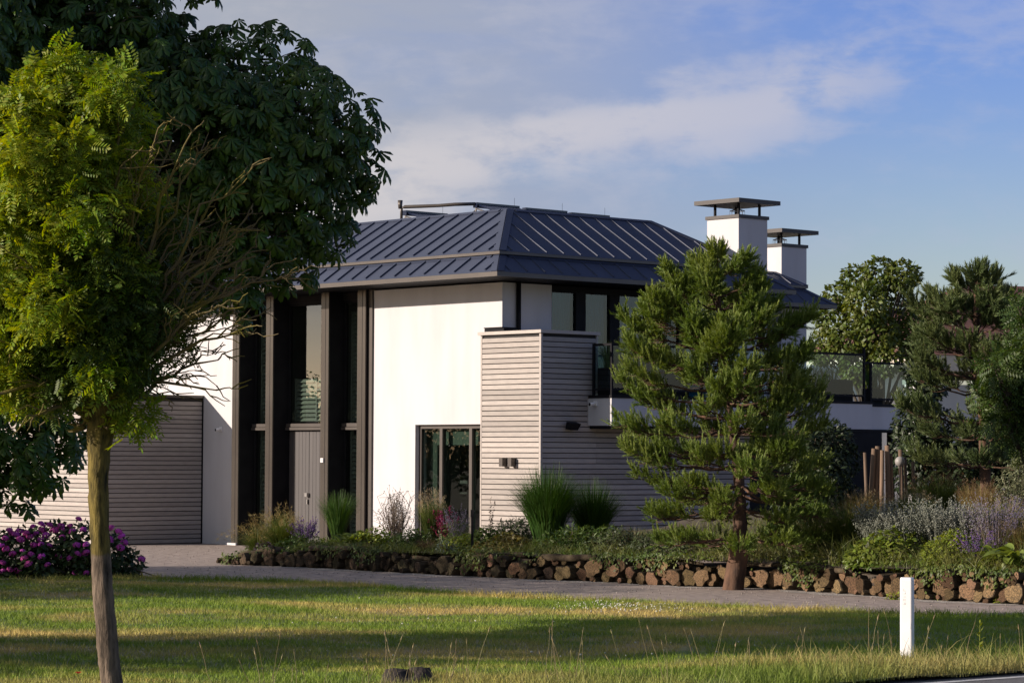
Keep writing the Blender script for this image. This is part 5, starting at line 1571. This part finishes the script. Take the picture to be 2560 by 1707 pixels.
def mound(label, base, blobs, n, leaf, m, cat='plant', name='garden_plant', flowers=None, nf=0, fs=0.03, up=0.6, shell=0.7):
    """leafy mound; blobs relative to base"""
    t = thing(name, label, cat, base)
    bl = [(np.array(c, float), R_) for c, R_ in blobs]
    P, d, idx = blob_points(bl, n, shell, prg, 0.9); P[:, 2] = np.maximum(P[:, 2], 0.0)
    Rm = leaf_frames(unit(d * (1 - up) + np.array([0, 0, up])), unit(d + np.array([0, 0, 0.1])), prg, 0.45)
    V, Fc = scatter(*leaf, P, Rm, prg.uniform(0.65, 1.25, n))
    setp(link('foliage', np_mesh('foliage', V, Fc, m), t), kind='stuff')
    tb = [(bez((0, 0, 0), P[k], n=4, r=prg, jit=0.02), taper(0.007, 0.003, 4)) for k in prg.choice(n, min(40, n), replace=False)]
    setp(link('stems', tubes_mesh('stems', tb, T_BROWN, 4), t), kind='stuff')
    if flowers is not None:
        P, d, idx = blob_points(bl, nf, 1.0, prg); P = P[P[:, 2] > 0.05]
        V, Fc = scatter(ov / 0.011, of, P + np.array([0, 0, 0.02]), frames(prg.normal(size=(len(P), 3)), r=prg), fs * prg.uniform(0.6, 1.2, len(P)))
        setp(link('flowers', np_mesh('flowers', V, Fc, flowers), t), kind='stuff')
    return t


def spikes(label, base, n, h, spread, stem_m, fl_m, name='flowering_plant', frac=0.45, fs=0.012, per=22, foliage=None, r0=0.12, cat='plant'):
    t = thing(name, label, cat, base)
    V, Fc, tips, td = clump_arrays(np.zeros(3), n, h, spread, 0.006, prg, r0, 0.25, hv=0.35)
    setp(link('stems', np_mesh('stems', V, Fc, stem_m), t), kind='stuff')
    PP = np.repeat(tips, per, 0) - np.repeat(td, per, 0) * (prg.random(n * per) * frac * h)[:, None] + prg.normal(0, fs * 0.8, (n * per, 3))
    V, Fc = scatter(ov / 0.011, of, PP, frames(prg.normal(size=(len(PP), 3)), r=prg), fs * prg.uniform(0.5, 1.2, len(PP)))
    setp(link('flowers', np_mesh('flowers', V, Fc, fl_m), t), kind='stuff')
    if foliage is not None:
        P, d, idx = blob_points([(np.array([0, 0, h * 0.25]), h * 0.42)], 500, 0.6, prg); P[:, 2] = np.maximum(P[:, 2], 0)
        V, Fc = scatter(*simple_leaf(0.06, 0.02), P, leaf_frames(unit(d + np.array([0, 0, .5])), d, prg, 0.5), prg.uniform(0.7, 1.2, 500))
        setp(link('foliage', np_mesh('foliage', V, Fc, foliage), t), kind='stuff')
    return t


def hosta(label, base, n, L_, W_, h, m, spread):
    """broad leaves, each a part of its own"""
    t = thing('hosta', label, 'plant', base)
    tl = np.linspace(0, 1, 5); V = []
    for q in tl:
        w_ = W_ / 2 * math.sin(math.pi * min(1, 0.12 + 0.88 * q)) ** 0.75 if q < 1 else 0.001
        z_ = 0.35 * L_ * q - 0.55 * L_ * q * q
        V += [(-w_, L_ * q, z_ + 0.02 * (w_ > .01)), (0, L_ * q, z_ - 0.012), (w_, L_ * q, z_ + 0.02 * (w_ > .01))]
    Fc = []
    for i_ in range(4):
        a = 3 * i_; Fc += [(a, a + 1, a + 4, a + 3), (a + 1, a + 2, a + 5, a + 4)]
    me = np_mesh('leaf', np.array(V), np.array(Fc), m, smooth=True)
    tb = []
    for k in range(n):
        a = prg.uniform(0, 2 * math.pi); rr = spread * math.sqrt(prg.random()); zz = h * (1 - 0.6 * (rr / spread)) * prg.uniform(0.6, 1.05)
        o = link('leaf', me, t)
        o.matrix_local = Matrix.Translation((rr * math.cos(a), rr * math.sin(a), zz)) @ Matrix.Rotation(a - math.pi / 2 + prg.normal(0, 0.4), 4, 'Z') @ Matrix.Rotation(prg.normal(0.15, 0.3), 4, 'X') @ Matrix.Rotation(prg.normal(0, 0.3), 4, 'Y') @ Matrix.Scale(prg.uniform(0.7, 1.15), 4)
        tb.append((bez((0, 0, 0), (rr * math.cos(a), rr * math.sin(a), zz), n=4, sag=0.03), taper(0.007, 0.004, 4)))
    setp(link('leaf_stalks', tubes_mesh('leaf_stalks', tb, L_GREEN, 5), t), kind='stuff')
    return t


# left end of the bed, in front of the entrance
grass_clump('arching grass with golden feathery plumes at the left end of the log wall', bp(700, 50.3), 900, 0.80, 0.75, G_MID, arch=0.7, plume=G_GOLD, n_pl=70, ph=1.2, plen=0.20, pw=0.05)
grass_clump('drooping straw coloured grass spilling over the gravel near the door', bp(645, 50.6), 600, 0.66, 0.9, G_MID, arch=0.95, plume=G_GOLD, n_pl=70, ph=1.1, plen=0.25, pw=0.055)
spikes('purple sage in flower before the front door', bp(765, 50.0), 46, 0.62, 0.25, L_DUSK, F_PURPLE, foliage=L_DUSK)
grass_clump('stiff upright dark green grass right of the front door', bp(845, 51.2), 800, 1.08, 0.42, G_DARK, w=0.008, arch=0.25)
hosta('broad leaved green hosta behind the log wall near the entrance', bp(895, 49.3), 60, 0.20, 0.13, 0.34, L_GREEN, 0.42)
mound('low mound of tiny white flowers on the log wall', bp(787, 49.1), [((0, 0, 0.08), 0.15)], 260, simple_leaf(0.05, 0.02), L_DUSK, flowers=F_WHITE, nf=150, fs=0.009)
mound('small dark purple leaved plant where the log wall begins', bp(660, 50.0), [((0, 0, 0.12), 0.18), ((0.15, 0, .08), .13)], 420, simple_leaf(0.05, 0.022), gmat('plum_leaf', (0.05, 0.03, 0.05), (0.08, 0.05, 0.08)), flowers=F_PURPLE, nf=60, fs=0.008)
for px, Y, w_, h_, m, lf, lab in ((735, 49.6, .20, .20, L_GREEN, (0.07, 0.03), 'low green perennial between the golden grass and the purple sage'), (930, 49.0, .26, .26, L_LIME, (0.06, 0.035), 'yellow green mound right of the hosta'), (1020, 48.0, .24, .24, L_GREEN, (0.08, 0.03), 'green clump right of the airy brown shrub'),
                              (1150, 46.4, .2, .22, L_LIME, (0.05, 0.03), 'lime leaved tuft beside the black garden light'), (1205, 46.9, .22, .3, L_GREEN, (0.08, 0.035), 'green bush below the dark seed pod spire'), (1420, 45.3, .3, .3, L_GREEN, (0.09, 0.03), 'leafy bush at the foot of the large fountain grass'), (1540, 44.3, .3, .3, L_DUSK, (0.08, 0.03), 'dark leafy bush left of the pine')):
    mound(lab, bp(px, Y), [((0, 0, h_ * .6), w_), ((w_ * .9, 0, h_ * .5), w_ * .8), ((-w_ * .9, 0, h_ * .45), w_ * .8), ((.1, .1, h_), w_ * .7)], 1100, simple_leaf(*lf), m, up=0.45)
# airy dried shrub in front of the white wall
t = thing('seedhead_shrub', 'airy brown shrub with dark seed heads against the white wall', 'shrub', bp(992, 50.6))
tb, tips = [], []
for k in range(80):
    a = prg.uniform(0, 6.28); e = np.array([math.cos(a) * prg.uniform(0.05, 0.42), math.sin(a) * 0.3 * prg.random(), prg.uniform(0.45, 0.98)])
    p = bez((math.cos(a) * .05, 0, 0), e, n=6, jit=0.03, r=prg); tb.append((p, taper(0.006, 0.003, 6))); tips.append(e)
    for k2 in range(7):
        b0 = p[prg.integers(2, 6)]; e2 = b0 + unit(prg.normal(size=3) + np.array([0, 0, .8])) * prg.uniform(0.06, 0.2)
        tb.append((bez(b0, e2, n=3, r=prg), taper(0.0035, 0.002, 3))); tips.append(e2)
setp(link('twigs', tubes_mesh('twigs', tb, T_BROWN, 4), t), kind='stuff')
tips = np.array(tips)
V, Fc = scatter(ov / 0.011, of, tips, frames(prg.normal(size=(len(tips), 3)), r=prg), prg.uniform(0.006, 0.014, len(tips)))
setp(link('seed_heads', np_mesh('seed_heads', V, Fc, T_BROWN), t), kind='stuff')
mound('low green foliage under the airy brown shrub', bp(985, 49.4), [((0, 0, 0.1), 0.24), ((0.35, 0, .1), .2), ((-.3, 0, .1), .2)], 800, simple_leaf(0.07, 0.03), L_DUSK)
grass_clump('feather reed grass with beige plumes before the living room window', bp(1080, 48.4), 800, 0.90, 0.32, G_MID, arch=0.2, plume=G_PLUME, n_pl=60, ph=1.22, plen=0.26, pw=0.035)
spikes('crimson plumed astilbe beside the reed grass', bp(1112, 48.0), 30, 0.82, 0.22, L_DUSK, F_RED, fs=0.016, frac=0.4, foliage=L_DUSK)
spikes('hazy blue mauve flower stems left of the black garden light', bp(1142, 47.6), 60, 0.80, 0.24, L_DUSK, F_MAUVE, fs=0.008, frac=0.5, foliage=L_GREEN)
grass_clump('brown bronze sedge tuft on the log wall', bp(1062, 46.9), 260, 0.30, 0.30, G_BROWN, arch=0.6, w=0.005)
mound('small silver leaved cushion on the log wall', bp(1115, 46.3), [((0, 0, 0.08), 0.17), ((.15, 0, .06), .12)], 620, simple_leaf(0.035, 0.018), gmat('sage_leaf', (0.17, 0.22, 0.17), (0.22, 0.27, 0.21)))
spikes('single tall spire of dark seed pods against the tower boards', bp(1226, 47.6), 4, 0.98, 0.06, T_BROWN, T_BROWN, frac=0.75, fs=0.013, per=40, r0=0.03)
mound('dark green bushy perennial at the foot of the timber tower', bp(1288, 47.6), [((0, 0, 0.25), 0.3), ((.2, 0, .35), .22), ((-.2, 0, .3), .2)], 1500, simple_leaf(0.09, 0.022), L_DUSK, flowers=F_WHITE, nf=14, fs=0.012, up=0.3)
mound('yellow green cranesbill mound spilling onto the log wall', bp(1252, 45.6), [((0, 0, 0.10), 0.24), ((.28, 0, .12), .22), ((-.28, 0, .06), .2), ((.1, .2, .2), .2)], 1500, simple_leaf(0.065, 0.055), gmat('cranesbill_leaf', (0.12, 0.145, 0.02), (0.17, 0.12, 0.03)))
grass_clump('large fountain of dark green miscanthus grass before the tower corner', bp(1368, 46.6), 2200, 1.52, 0.66, G_DARK, w=0.010, arch=0.55, r0=0.22)
grass_clump('second miscanthus clump right of the large fountain grass', bp(1482, 47.2), 1500, 1.22, 0.62, G_DARK, w=0.010, arch=0.6, r0=0.2)
mound('loose green shrub in shade above the logs left of the pine', bp(1475, 45.2), [((0, 0, 0.2), 0.3), ((.35, 0, .22), .28), ((-.3, 0, .12), .22)], 1600, simple_leaf(0.10, 0.018), L_GREEN, up=0.4)
grass_clump('pale tangled dry grass left of the pine trunk', bp(1580, 44.6), 260, 0.55, 0.55, gmat('dry_blade', (0.20, 0.16, 0.09), (0.12, 0.12, 0.05)), arch=0.8, w=0.006)
mound('low green ground cover under the pine', bp(1700, 43.6), [((0, 0, 0.1), 0.28), ((.5, .1, .1), .26), ((-.5, .1, .1), .3), ((1.0, .1, .1), .25)], 2200, simple_leaf(0.09, 0.02), L_DUSK, up=0.3)
t = thing('garden_light', 'slim black garden light post standing in the bed', 'garden light', bp(1181, 46.2))
m_ = MB(); m_.box(-0.022, 0.022, -0.022, 0.022, 0, 0.62); m_.build('post', DARK, t)
m_ = MB(); m_.box(-0.03, 0.03, -0.03, 0.03, 0.62, 0.74); m_.build('lamp_head', DARK, t)
# right part of the bed
for k, (px, Y, top, m, lab, sp) in enumerate(((1960, 43.4, 1290, G_DARK, 'dark green grass in the shade right of the pine trunk', 0.5), (2040, 41.6, 1270, G_MID, 'green arching grass right of the pine above the logs', 0.6),
                                        (2120, 41.6, 1235, G_MID, 'tall arching grass with pale tips before the dark bush', 0.6), (2155, 45.2, 1220, G_GOLD, 'thin reddish brown grass in front of the wooden stakes', 0.4))):
    b = bp(px, Y); hh = zof(top, Y) - b[2]
    grass_clump(lab, b, 1000, hh * 1.05, sp, m, arch=0.6, plume=G_PLUME if k > 0 else None, n_pl=60, ph=1.1, plen=0.12, pw=0.025, r0=0.2)
mound('leafy green perennial behind the logs left of the lime coloured spurge', bp(2225, 40.0), [((-.25, 0, .18), .26), ((.05, 0, .28), .28), ((.3, .05, .25), .26), ((-.45, 0, .1), .18), ((.12, -.1, .1), .25)], 1900, simple_leaf(0.10, 0.05), gmat('fresh_leaf', (0.12, 0.17, 0.02), (0.17, 0.22, 0.03)))
mound('bright lime green spurge mound at the top of the log wall', bp(2378, 39.0), [((0, 0, .26), .26), ((-.2, 0, .2), .22), ((.2, 0, .24), .22), ((.05, 0, .40), .17)], 2000, simple_leaf(0.055, 0.026), L_LIME, flowers=L_LIME, nf=320, fs=0.014)
spikes('purple salvia spikes leaning over the logs', bp(2445, 38.7), 44, 0.58, 0.32, L_DUSK, F_PURPLE, fs=0.010, frac=0.5, foliage=L_GREEN)
spikes('mauve brown flower stems behind the purple salvia', bp(2490, 39.6), 200, 1.0, 0.34, T_BROWN, F_MAUVE, fs=0.009, frac=0.6, per=16, r0=0.3)
hosta('fresh green hosta at the right edge above the logs', bp(2545, 38.3), 46, 0.30, 0.15, 0.36, gmat('hosta_leaf', (0.13, 0.21, 0.03), (0.18, 0.25, 0.05)), 0.42)
mound('low bright weeds on the edge of the logs below the hosta', bp(2492, 38.2), [((0, 0, .06), .12), ((.25, 0, .05), .1), ((-.2, 0, .05), .1)], 420, simple_leaf(0.06, 0.035), L_LIME)
for px, Y, top, w_, lab in ((2195, 40.5, 1255, 0.24, 'narrow silver grey artemisia at the left of the silver drift'), (2268, 40.3, 1262, 0.34, 'silver grey artemisia behind the leafy green perennial'), (2345, 40.2, 1240, 0.36, 'silver grey artemisia behind the lime coloured spurge'), (2415, 40.0, 1262, 0.30, 'silver grey artemisia at the right of the silver drift')):
    b = bp(px, Y); hh = zof(top, Y) - b[2]
    spikes(lab, b, 330, hh * 1.05, w_ * 1.1, L_SILVER, L_SILVER, name='artemisia', fs=0.013, frac=0.75, per=20, r0=w_ * 0.8)
for px, Y, top, m, sp, lab in ((2285, 45.6, 1225, G_DARK, 0.5, 'low dark green grass right of the wooden stakes'), (2345, 46.4, 1172, G_MID, 0.62, 'tall grass with rusty flower heads below the dark pine'), (2450, 45.2, 1200, G_GOLD, 0.35, 'upright yellow grass right of the rusty headed grass'), (2505, 40.6, 1240, G_MID, 0.6, 'soft green gold grass near the right edge'),
                            (2560, 39.6, 1290, G_GOLD, 0.55, 'golden arching grass at the right edge above the hosta'), (2440, 40.2, 1300, G_MID, 0.5, 'low green grass behind the purple salvia')):
    b = bp(px, Y); hh = zof(top, Y) - b[2]
    grass_clump(lab, b, 1100, hh * 1.0, sp, m, arch=0.55, plume=G_BROWN if 'rusty' in lab else G_PLUME, n_pl=90, ph=1.12, plen=0.14, pw=0.03, r0=0.22)
b = bp(2535, 45.0)
mound('grey green upright bush at the right edge below the pine', b, [((0, 0, zof(1200, 45) - b[2]), .30), ((.25, 0, zof(1175, 45) - b[2]), .32), ((-.1, 0, zof(1250, 45) - b[2]), .3), ((.2, 0, .3), .4)], 3000, simple_leaf(0.06, 0.018), gmat('grey_green_leaf', (0.16, 0.18, 0.09), (0.20, 0.21, 0.12)), up=0.4, cat='shrub')
# weeds at the foot of the logs
for k, (px, py) in enumerate(((2230, 1498), (2310, 1495), (2350, 1500), (2500, 1508))):
    g_ = gz(px, py)
    mound(f'small green weed at the foot of the logs, {"first second third fourth".split()[k]} from the left', g_, [((0, 0, .03), .07), ((.08, 0, .03), .06)], 130, simple_leaf(0.05, 0.028), L_LIME, cat='weed', name='weed')

# ground cover filling the bed between the plants
N = 26000
Xb = prg.uniform(-5.0, 9.5, N); tt_ = prg.random(N) ** 1.3
Yb = wally(Xb) + 0.08 + tt_ * np.minimum(bed_depth(Xb) * 0.9, 7.0)
ok = np.abs(Xb) < 0.195 * Yb + 0.3; Xb, Yb = Xb[ok], Yb[ok]
tall = np.interp(Xb, [-5, 0, 3, 5, 9], [0.8, 1.1, 1.2, 1.9, 2.1])
cl_ = 0.5 + 0.5 * np.sin(Xb * 2.7 + 1) * np.sin(Yb * 2.1 + Xb); tall = tall * (0.35 + 1.0 * cl_)
V, Fc = blades(np.stack([Xb, Yb, bedz(Xb, Yb) - 0.02], -1), prg.uniform(0.08, 0.26, len(Xb)) * tall, prg.uniform(0.006, 0.014, len(Xb)), prg.uniform(0.3, 1.3, len(Xb)), prg, 3)
setp(link('bed_grasses', np_mesh('bed_grasses', V, Fc, gmat('bed_blade', (0.10, 0.145, 0.025), (0.20, 0.20, 0.065)))), 'low tangled grasses filling the planting bed', 'grass', kind='stuff')
N = 15000
Xb = prg.uniform(-5.0, 9.5, N); Yb = wally(Xb) + 0.02 + prg.random(N) ** 1.6 * np.minimum(bed_depth(Xb) * 0.9, 5.0)
cl_ = np.sin(Xb * 3.1) * np.sin(Yb * 2.6 + Xb * 1.7) + prg.normal(0, 0.3, N); ok = (cl_ > -0.1) & (np.abs(Xb) < 0.195 * Yb + 0.3); Xb, Yb, cl_ = Xb[ok], Yb[ok], cl_[ok]
P = np.stack([Xb, Yb, bedz(Xb, Yb) + 0.02 + 0.14 * np.clip(cl_, 0, 1) * prg.random(len(Xb))], -1)
V, Fc = scatter(*simple_leaf(0.07, 0.035), P, leaf_frames(np.tile([0, -0.3, 1.0], (len(P), 1)), prg.normal(size=(len(P), 3)), prg, 0.5), prg.uniform(0.6, 1.3, len(P)))
setp(link('ground_cover', np_mesh('ground_cover', V, Fc, gmat('cover_leaf', (0.075, 0.125, 0.018), (0.13, 0.17, 0.028)))), 'leafy ground cover between the garden plants', 'ground cover', kind='stuff')

# foliage trailing over the face of the logs
N = 5200
s = prg.uniform(0.5, S_END, N); cl_ = np.sin(s * 1.9 + 0.5) + np.sin(s * 4.7) * 0.7 + prg.normal(0, 0.35, N); ok = cl_ > 0.45; s, cl_ = s[ok], cl_[ok]
wp = wallpt(s); tg = unit(wallpt(s + 0.05) - wallpt(s - 0.05)); n2 = np.stack([tg[:, 1], -tg[:, 0]], -1)
hang = prg.random(len(s)) ** 1.7 * np.clip(cl_ * 0.22, 0.05, 0.32)
P = np.concatenate([wp + n2 * (0.10 + 0.05 * prg.random(len(s)))[:, None], (np.array([wall_top(v) for v in s]) + 0.06 - hang)[:, None]], 1)
V, Fc = scatter(*simple_leaf(0.06, 0.032), P, leaf_frames(np.c_[n2, np.full(len(s), 0.7)], np.c_[n2 * 0.3, np.full(len(s), -0.7)], prg, 0.5), prg.uniform(0.6, 1.3, len(s)))
setp(link('trailing_foliage', np_mesh('trailing_foliage', V, Fc, gmat('trailing_leaf', (0.06, 0.10, 0.016), (0.11, 0.14, 0.025)))), 'small leaves trailing over the logs of the wall', 'foliage', kind='stuff')
# longer fringe where the lawn meets the gravel
N = 9000
Xb = rg.uniform(-8.2, 6.8, N); Yb = lawn_far(Xb) + 0.10 * np.sin(Xb * 5.0) + 0.06 * np.sin(Xb * 13) - rg.gamma(1.3, 0.09, N) + 0.03
V, Fc = blades(np.stack([Xb, Yb, np.full(N, 0.012)], -1), rg.uniform(0.05, 0.13, N) * (0.6 + 0.6 * rg.random(N)), rg.uniform(0.006, 0.011, N), rg.uniform(0.2, 1.0, N), rg, 2)
setp(link('lawn_fringe', np_mesh('lawn_fringe', V, Fc, LAWN_BLADE)), 'unmown grass fringe along the gravel edge of the lawn', 'grass', kind='stuff')

# wooden stakes behind the grasses
STAKE = mat('debarked_wood', (0.19, 0.125, 0.08), (0.11, 0.075, 0.05), nscale=4, ndetail=6, rough=0.8, objrand=0.2, stretch=(3, 3, 0.4))
b0 = at(2200, 1260, 48.8); b0[2] = 0.4
t = thing('stake_fence', 'row of upright debarked wooden stakes under the balcony corner', 'fence', b0)
for k, (px, w_, top) in enumerate(((2168, 5, 1128), (2178, 7, 1118), (2190, 7.5, 1112), (2205, 6, 1122), (2220, 7.5, 1110), (2231, 5, 1130), (2255, 6, 1120), (2266, 4.5, 1140), (2285, 5, 1150))):
    p = at(px, 1300, 48.8 + 0.06 * (k % 3)); x_, y_ = p[0] - b0[0], p[1] - b0[1]; tz = zof(top, 48.8) - 0.4; rr = w_ * 48.8 / F
    m_ = MB(); m_.tube([(x_, y_, -0.3), (x_ + prg.normal(0, .01), y_, tz * .5), (x_ + prg.normal(0, .03), y_, tz)], [rr, rr * .95, rr * .85], 9); m_.build('stake', STAKE, t, True)
t = thing('globe_lamp', 'round grey globe lamp on a thin post beside the stakes', 'lamp', at(2250, 1290, 48.0) * np.array([1, 1, 0]) + np.array([0, 0, 0.6]))
zz = zof(1150, 48.0) - 0.6
m_ = MB(); m_.tube([(0, 0, -0.2), (0, 0, zz - 0.09)], 0.015, 6); m_.build('post', DARK, t)
V = []; Fc = []
for i_ in range(9):
    for j_ in range(14):
        a, b = math.pi * i_ / 8, 2 * math.pi * j_ / 14; V.append((0.09 * math.sin(a) * math.cos(b), 0.09 * math.sin(a) * math.sin(b), zz + 0.09 * math.cos(a)))
for i_ in range(8):
    for j_ in range(14): Fc.append((i_ * 14 + j_, (i_ + 1) * 14 + j_, (i_ + 1) * 14 + (j_ + 1) % 14, i_ * 14 + (j_ + 1) % 14))
link('globe', np_mesh('globe', np.array(V), np.array(Fc), mat('frosted_globe', (0.30, 0.28, 0.26), (0.26, 0.25, 0.23), rough=0.5), smooth=True), t)

# planters on the balcony


def planter(label, x0, x1, y0, y1, z0, z1, n, h, m, name='planter', sp=0.3):
    t = on_house(name, label, 'planter', x0, y0, z0)
    m_ = MB(); m_.box(0, x1 - x0, 0, y1 - y0, 0.002, z1 - z0); m_.build('trough', DARK, t)
    Vs, Fs, o = [], [], 0
    for k in range(max(1, int((x1 - x0) / 0.3))):
        V, Fc, a, b = clump_arrays(np.array([0.15 + 0.3 * k, (y1 - y0) / 2, z1 - z0 - 0.02]), n, h, sp, 0.012, prg, 0.09, 0.6)
        Vs.append(V); Fs.append(Fc + o); o += len(V)
    setp(link('grass', np_mesh('grass', np.concatenate(Vs), np.concatenate(Fs), m), t), kind='stuff')


planter('dark trough of green grasses behind the balcony glass left of the pine', 1.0, 3.2, -2.0, -1.68, 3.165, 3.70, 90, 0.62, G_MID)
planter('dark trough of grasses behind the balcony glass right of the pine', 6.9, 8.1, -2.0, -1.68, 3.165, 3.62, 60, 0.38, G_MID)
planter('pot with a spiky yucca at the right end of the balcony', 8.72, 9.05, -2.0, -1.70, 3.06, 3.45, 130, 0.62, G_DARK, 'plant_pot', 0.42)

# ================================================================== NEIGHBOURING HOUSE
TILE = mat('red_roof_tile', (0.17, 0.075, 0.055), (0.10, 0.05, 0.04), nscale=9, ndetail=4, rough=0.8, bump=1.0, bscale=3.0, stretch=(0.3, 0.3, 4.0))
NY = 96.0
n0 = at(2290, 1142, NY); n0[2] = 0
nb = thing('neighbour_house', 'white bungalow with a red brown tiled roof beyond the right trees', 'house', n0, R(20))
m_ = MB(); m_.box(0, 14, 0, 9, 0, 4.55); m_.build('wall', PLASTER, nb)
m_ = MB(); m_.box(-3.6, -0.003, 1.0, 7, 0, 5.2); m_.build('annex_wall', PLASTER, nb)
m_ = MB(); m_.box(-0.7, 14.7, -0.7, 9.7, 5.0, 5.55); m_.build('fascia', mat('cream_fascia', (0.62, 0.55, 0.45), (0.56, 0.5, 0.42), rough=0.7), nb)
m_ = MB(); m_.add([(-0.75, -0.75, 5.56), (14.75, -0.75, 5.56), (14.75, 9.75, 5.56), (-0.75, 9.75, 5.56), (4.4, 4.5, 8.4), (9.6, 4.5, 8.4)], [(0, 1, 5, 4), (1, 2, 5), (2, 3, 4, 5), (3, 0, 4), (0, 3, 2, 1)]); m_.build('roof', TILE, nb)
m_ = MB(); m_.box(2.0, 3.4, -0.05, 0.0, 1.0, 2.6); m_.build('window', DARK, nb)

# ================================================================== SMALL THINGS IN FRONT
# white marker post
bc = gz(2268, 1657); 
post = thing('marker_post', 'white plastic road marker post standing in the verge grass', 'post', bc, R(-24))
pts = []
wx, wy, cr = 0.062, 0.048, 0.018
for cx_, cy_, a0 in ((wx - cr, wy - cr, 0), (-wx + cr, wy - cr, 90), (-wx + cr, -wy + cr, 180), (wx - cr, -wy + cr, 270)):
    for q in range(4):
        a = R(a0 + 30 * q); pts.append((cx_ + cr * math.cos(a), cy_ + cr * math.sin(a)))
n = len(pts); V = []; Fc = []
for zz, k_ in ((-0.05, 1.0), (0.80, 1.0), (0.822, 0.965), (0.832, 0.90)): V += [(p[0] * k_, p[1] * k_, zz) for p in pts]
for lv in range(3):
    for i_ in range(n): Fc.append((lv * n + i_, lv * n + (i_ + 1) % n, (lv + 1) * n + (i_ + 1) % n, (lv + 1) * n + i_))
m_ = MB(); m_.add(V, Fc); m_.f.append(tuple(range(3 * n, 4 * n))); m_.m.append(0); m_.build('post_body', WHITEP, post)
mk = MB()   # faint raised marks running up the face, too worn to read
y_ = -wy
for z0, parts in ((0.700, ((-.012, .012, 0, .006), (-.012, -.007, 0, .022))), (0.668, ((-.012, .012, .004, .010), (.004, .010, .004, .022))), (0.640, ((-.012, .012, 0, .005), (-.012, .012, .012, .017))), (0.606, ((-.012, .012, 0, .006), (-.012, .012, .014, .020), (-.012, -.007, 0, .02))), (0.572, ((-.012, .012, 0, .006), (-.003, .002, 0, .02), (.007, .012, 0, .018)))):
    for a, b, c, d_ in parts: mk.box(a - 0.012, b - 0.012, y_ - 0.0012, y_, z0 + c, z0 + d_)
setp(mk.build('raised_marks', GREYP, post), kind='stuff')

# old dark stump in the verge
sc_ = gz(1022, 1720); rs_ = np.random.default_rng(15)
st = thing('tree_stump', 'dark weathered tree stump half hidden in the grass at the bottom edge', 'stump', sc_)
sides = 22; V = []; Fc = []
lev = [(0.0, 1.2), (0.04, 1.05), (0.08, 0.97), (0.12, 0.86), (0.14, 0.55), (0.125, 0.0)]
rad = 1 + rs_.normal(0, 0.09, sides)
for zz, k_ in lev:
    for i_ in range(sides):
        a = 2 * math.pi * i_ / sides
        V.append((0.235 * k_ * rad[i_] * math.cos(a), 0.17 * k_ * rad[i_] * math.sin(a), zz + (0.035 * math.sin(a * 2 + 1) + rs_.normal(0, 0.012) if zz > 0.07 else 0)))
for l in range(len(lev) - 1):
    for i_ in range(sides): Fc.append((l * sides + i_, l * sides + (i_ + 1) % sides, (l + 1) * sides + (i_ + 1) % sides, (l + 1) * sides + i_))
link('stump_wood', np_mesh('stump_wood', np.array(V), np.array(Fc), mat('rotten_wood', (0.022, 0.018, 0.016), (0.045, 0.036, 0.03), nscale=9, ndetail=8, rough=0.95, bump=1.0, bscale=30, stretch=(1, 1, .4))), st)
# poppy
pp0 = gz(195, 1720); 
po = thing('poppy', 'single small red poppy in the grass left of the slim trunk', 'flower', pp0)
hz_ = float(at(195, 1683, pp0[1])[2])
m_ = MB(); m_.tube([(0, 0, 0), (0.01, 0, hz_ * .6), (0, 0, hz_)], 0.003, 5); m_.build('stem', L_GREEN, po)
PET = mat('poppy_petal', (0.55, 0.03, 0.015), (0.62, 0.06, 0.02), rough=0.6, transl=0.3)
for k in range(4):
    a = k * math.pi / 2 + 0.4; m_ = MB()
    V = [(0, 0, 0)] + [(0.026 * math.cos(a + q) * (1 if abs(q) < .5 else .9), 0.026 * math.sin(a + q), 0.016 + 0.004 * math.sin(8 * q)) for q in (-0.75, -0.3, 0.1, 0.5, 0.8)]
    m_.add([(v[0], v[1], v[2] + hz_) for v in V], [(0, i_, i_ + 1) for i_ in range(1, 5)]); m_.build('petal', PET, po)
# leafy weed by the road edge
g_ = gz(2450, 1665)
wd = thing('weed', 'bright green broad leaved weed standing up in the verge right of the post', 'weed', g_)
tb = [(bez((0, 0, 0), (0.0, 0, 0.40), n=5, jit=.01), taper(0.005, 0.003, 5))]
setp(link('stem', tubes_mesh('stem', tb, L_LIME, 5), wd), kind='stuff')
lf = np_mesh('leaf', *simple_leaf(0.10, 0.032), L_LIME)
for k in range(14):
    o = link('leaf', lf, wd); zz = 0.08 + 0.025 * k
    o.matrix_local = Matrix.Translation((0, 0, zz)) @ Matrix.Rotation(k * 2.4, 4, 'Z') @ Matrix.Rotation(0.6 if k < 10 else 1.0, 4, 'X') @ Matrix.Scale(1.0 - 0.03 * k, 4)
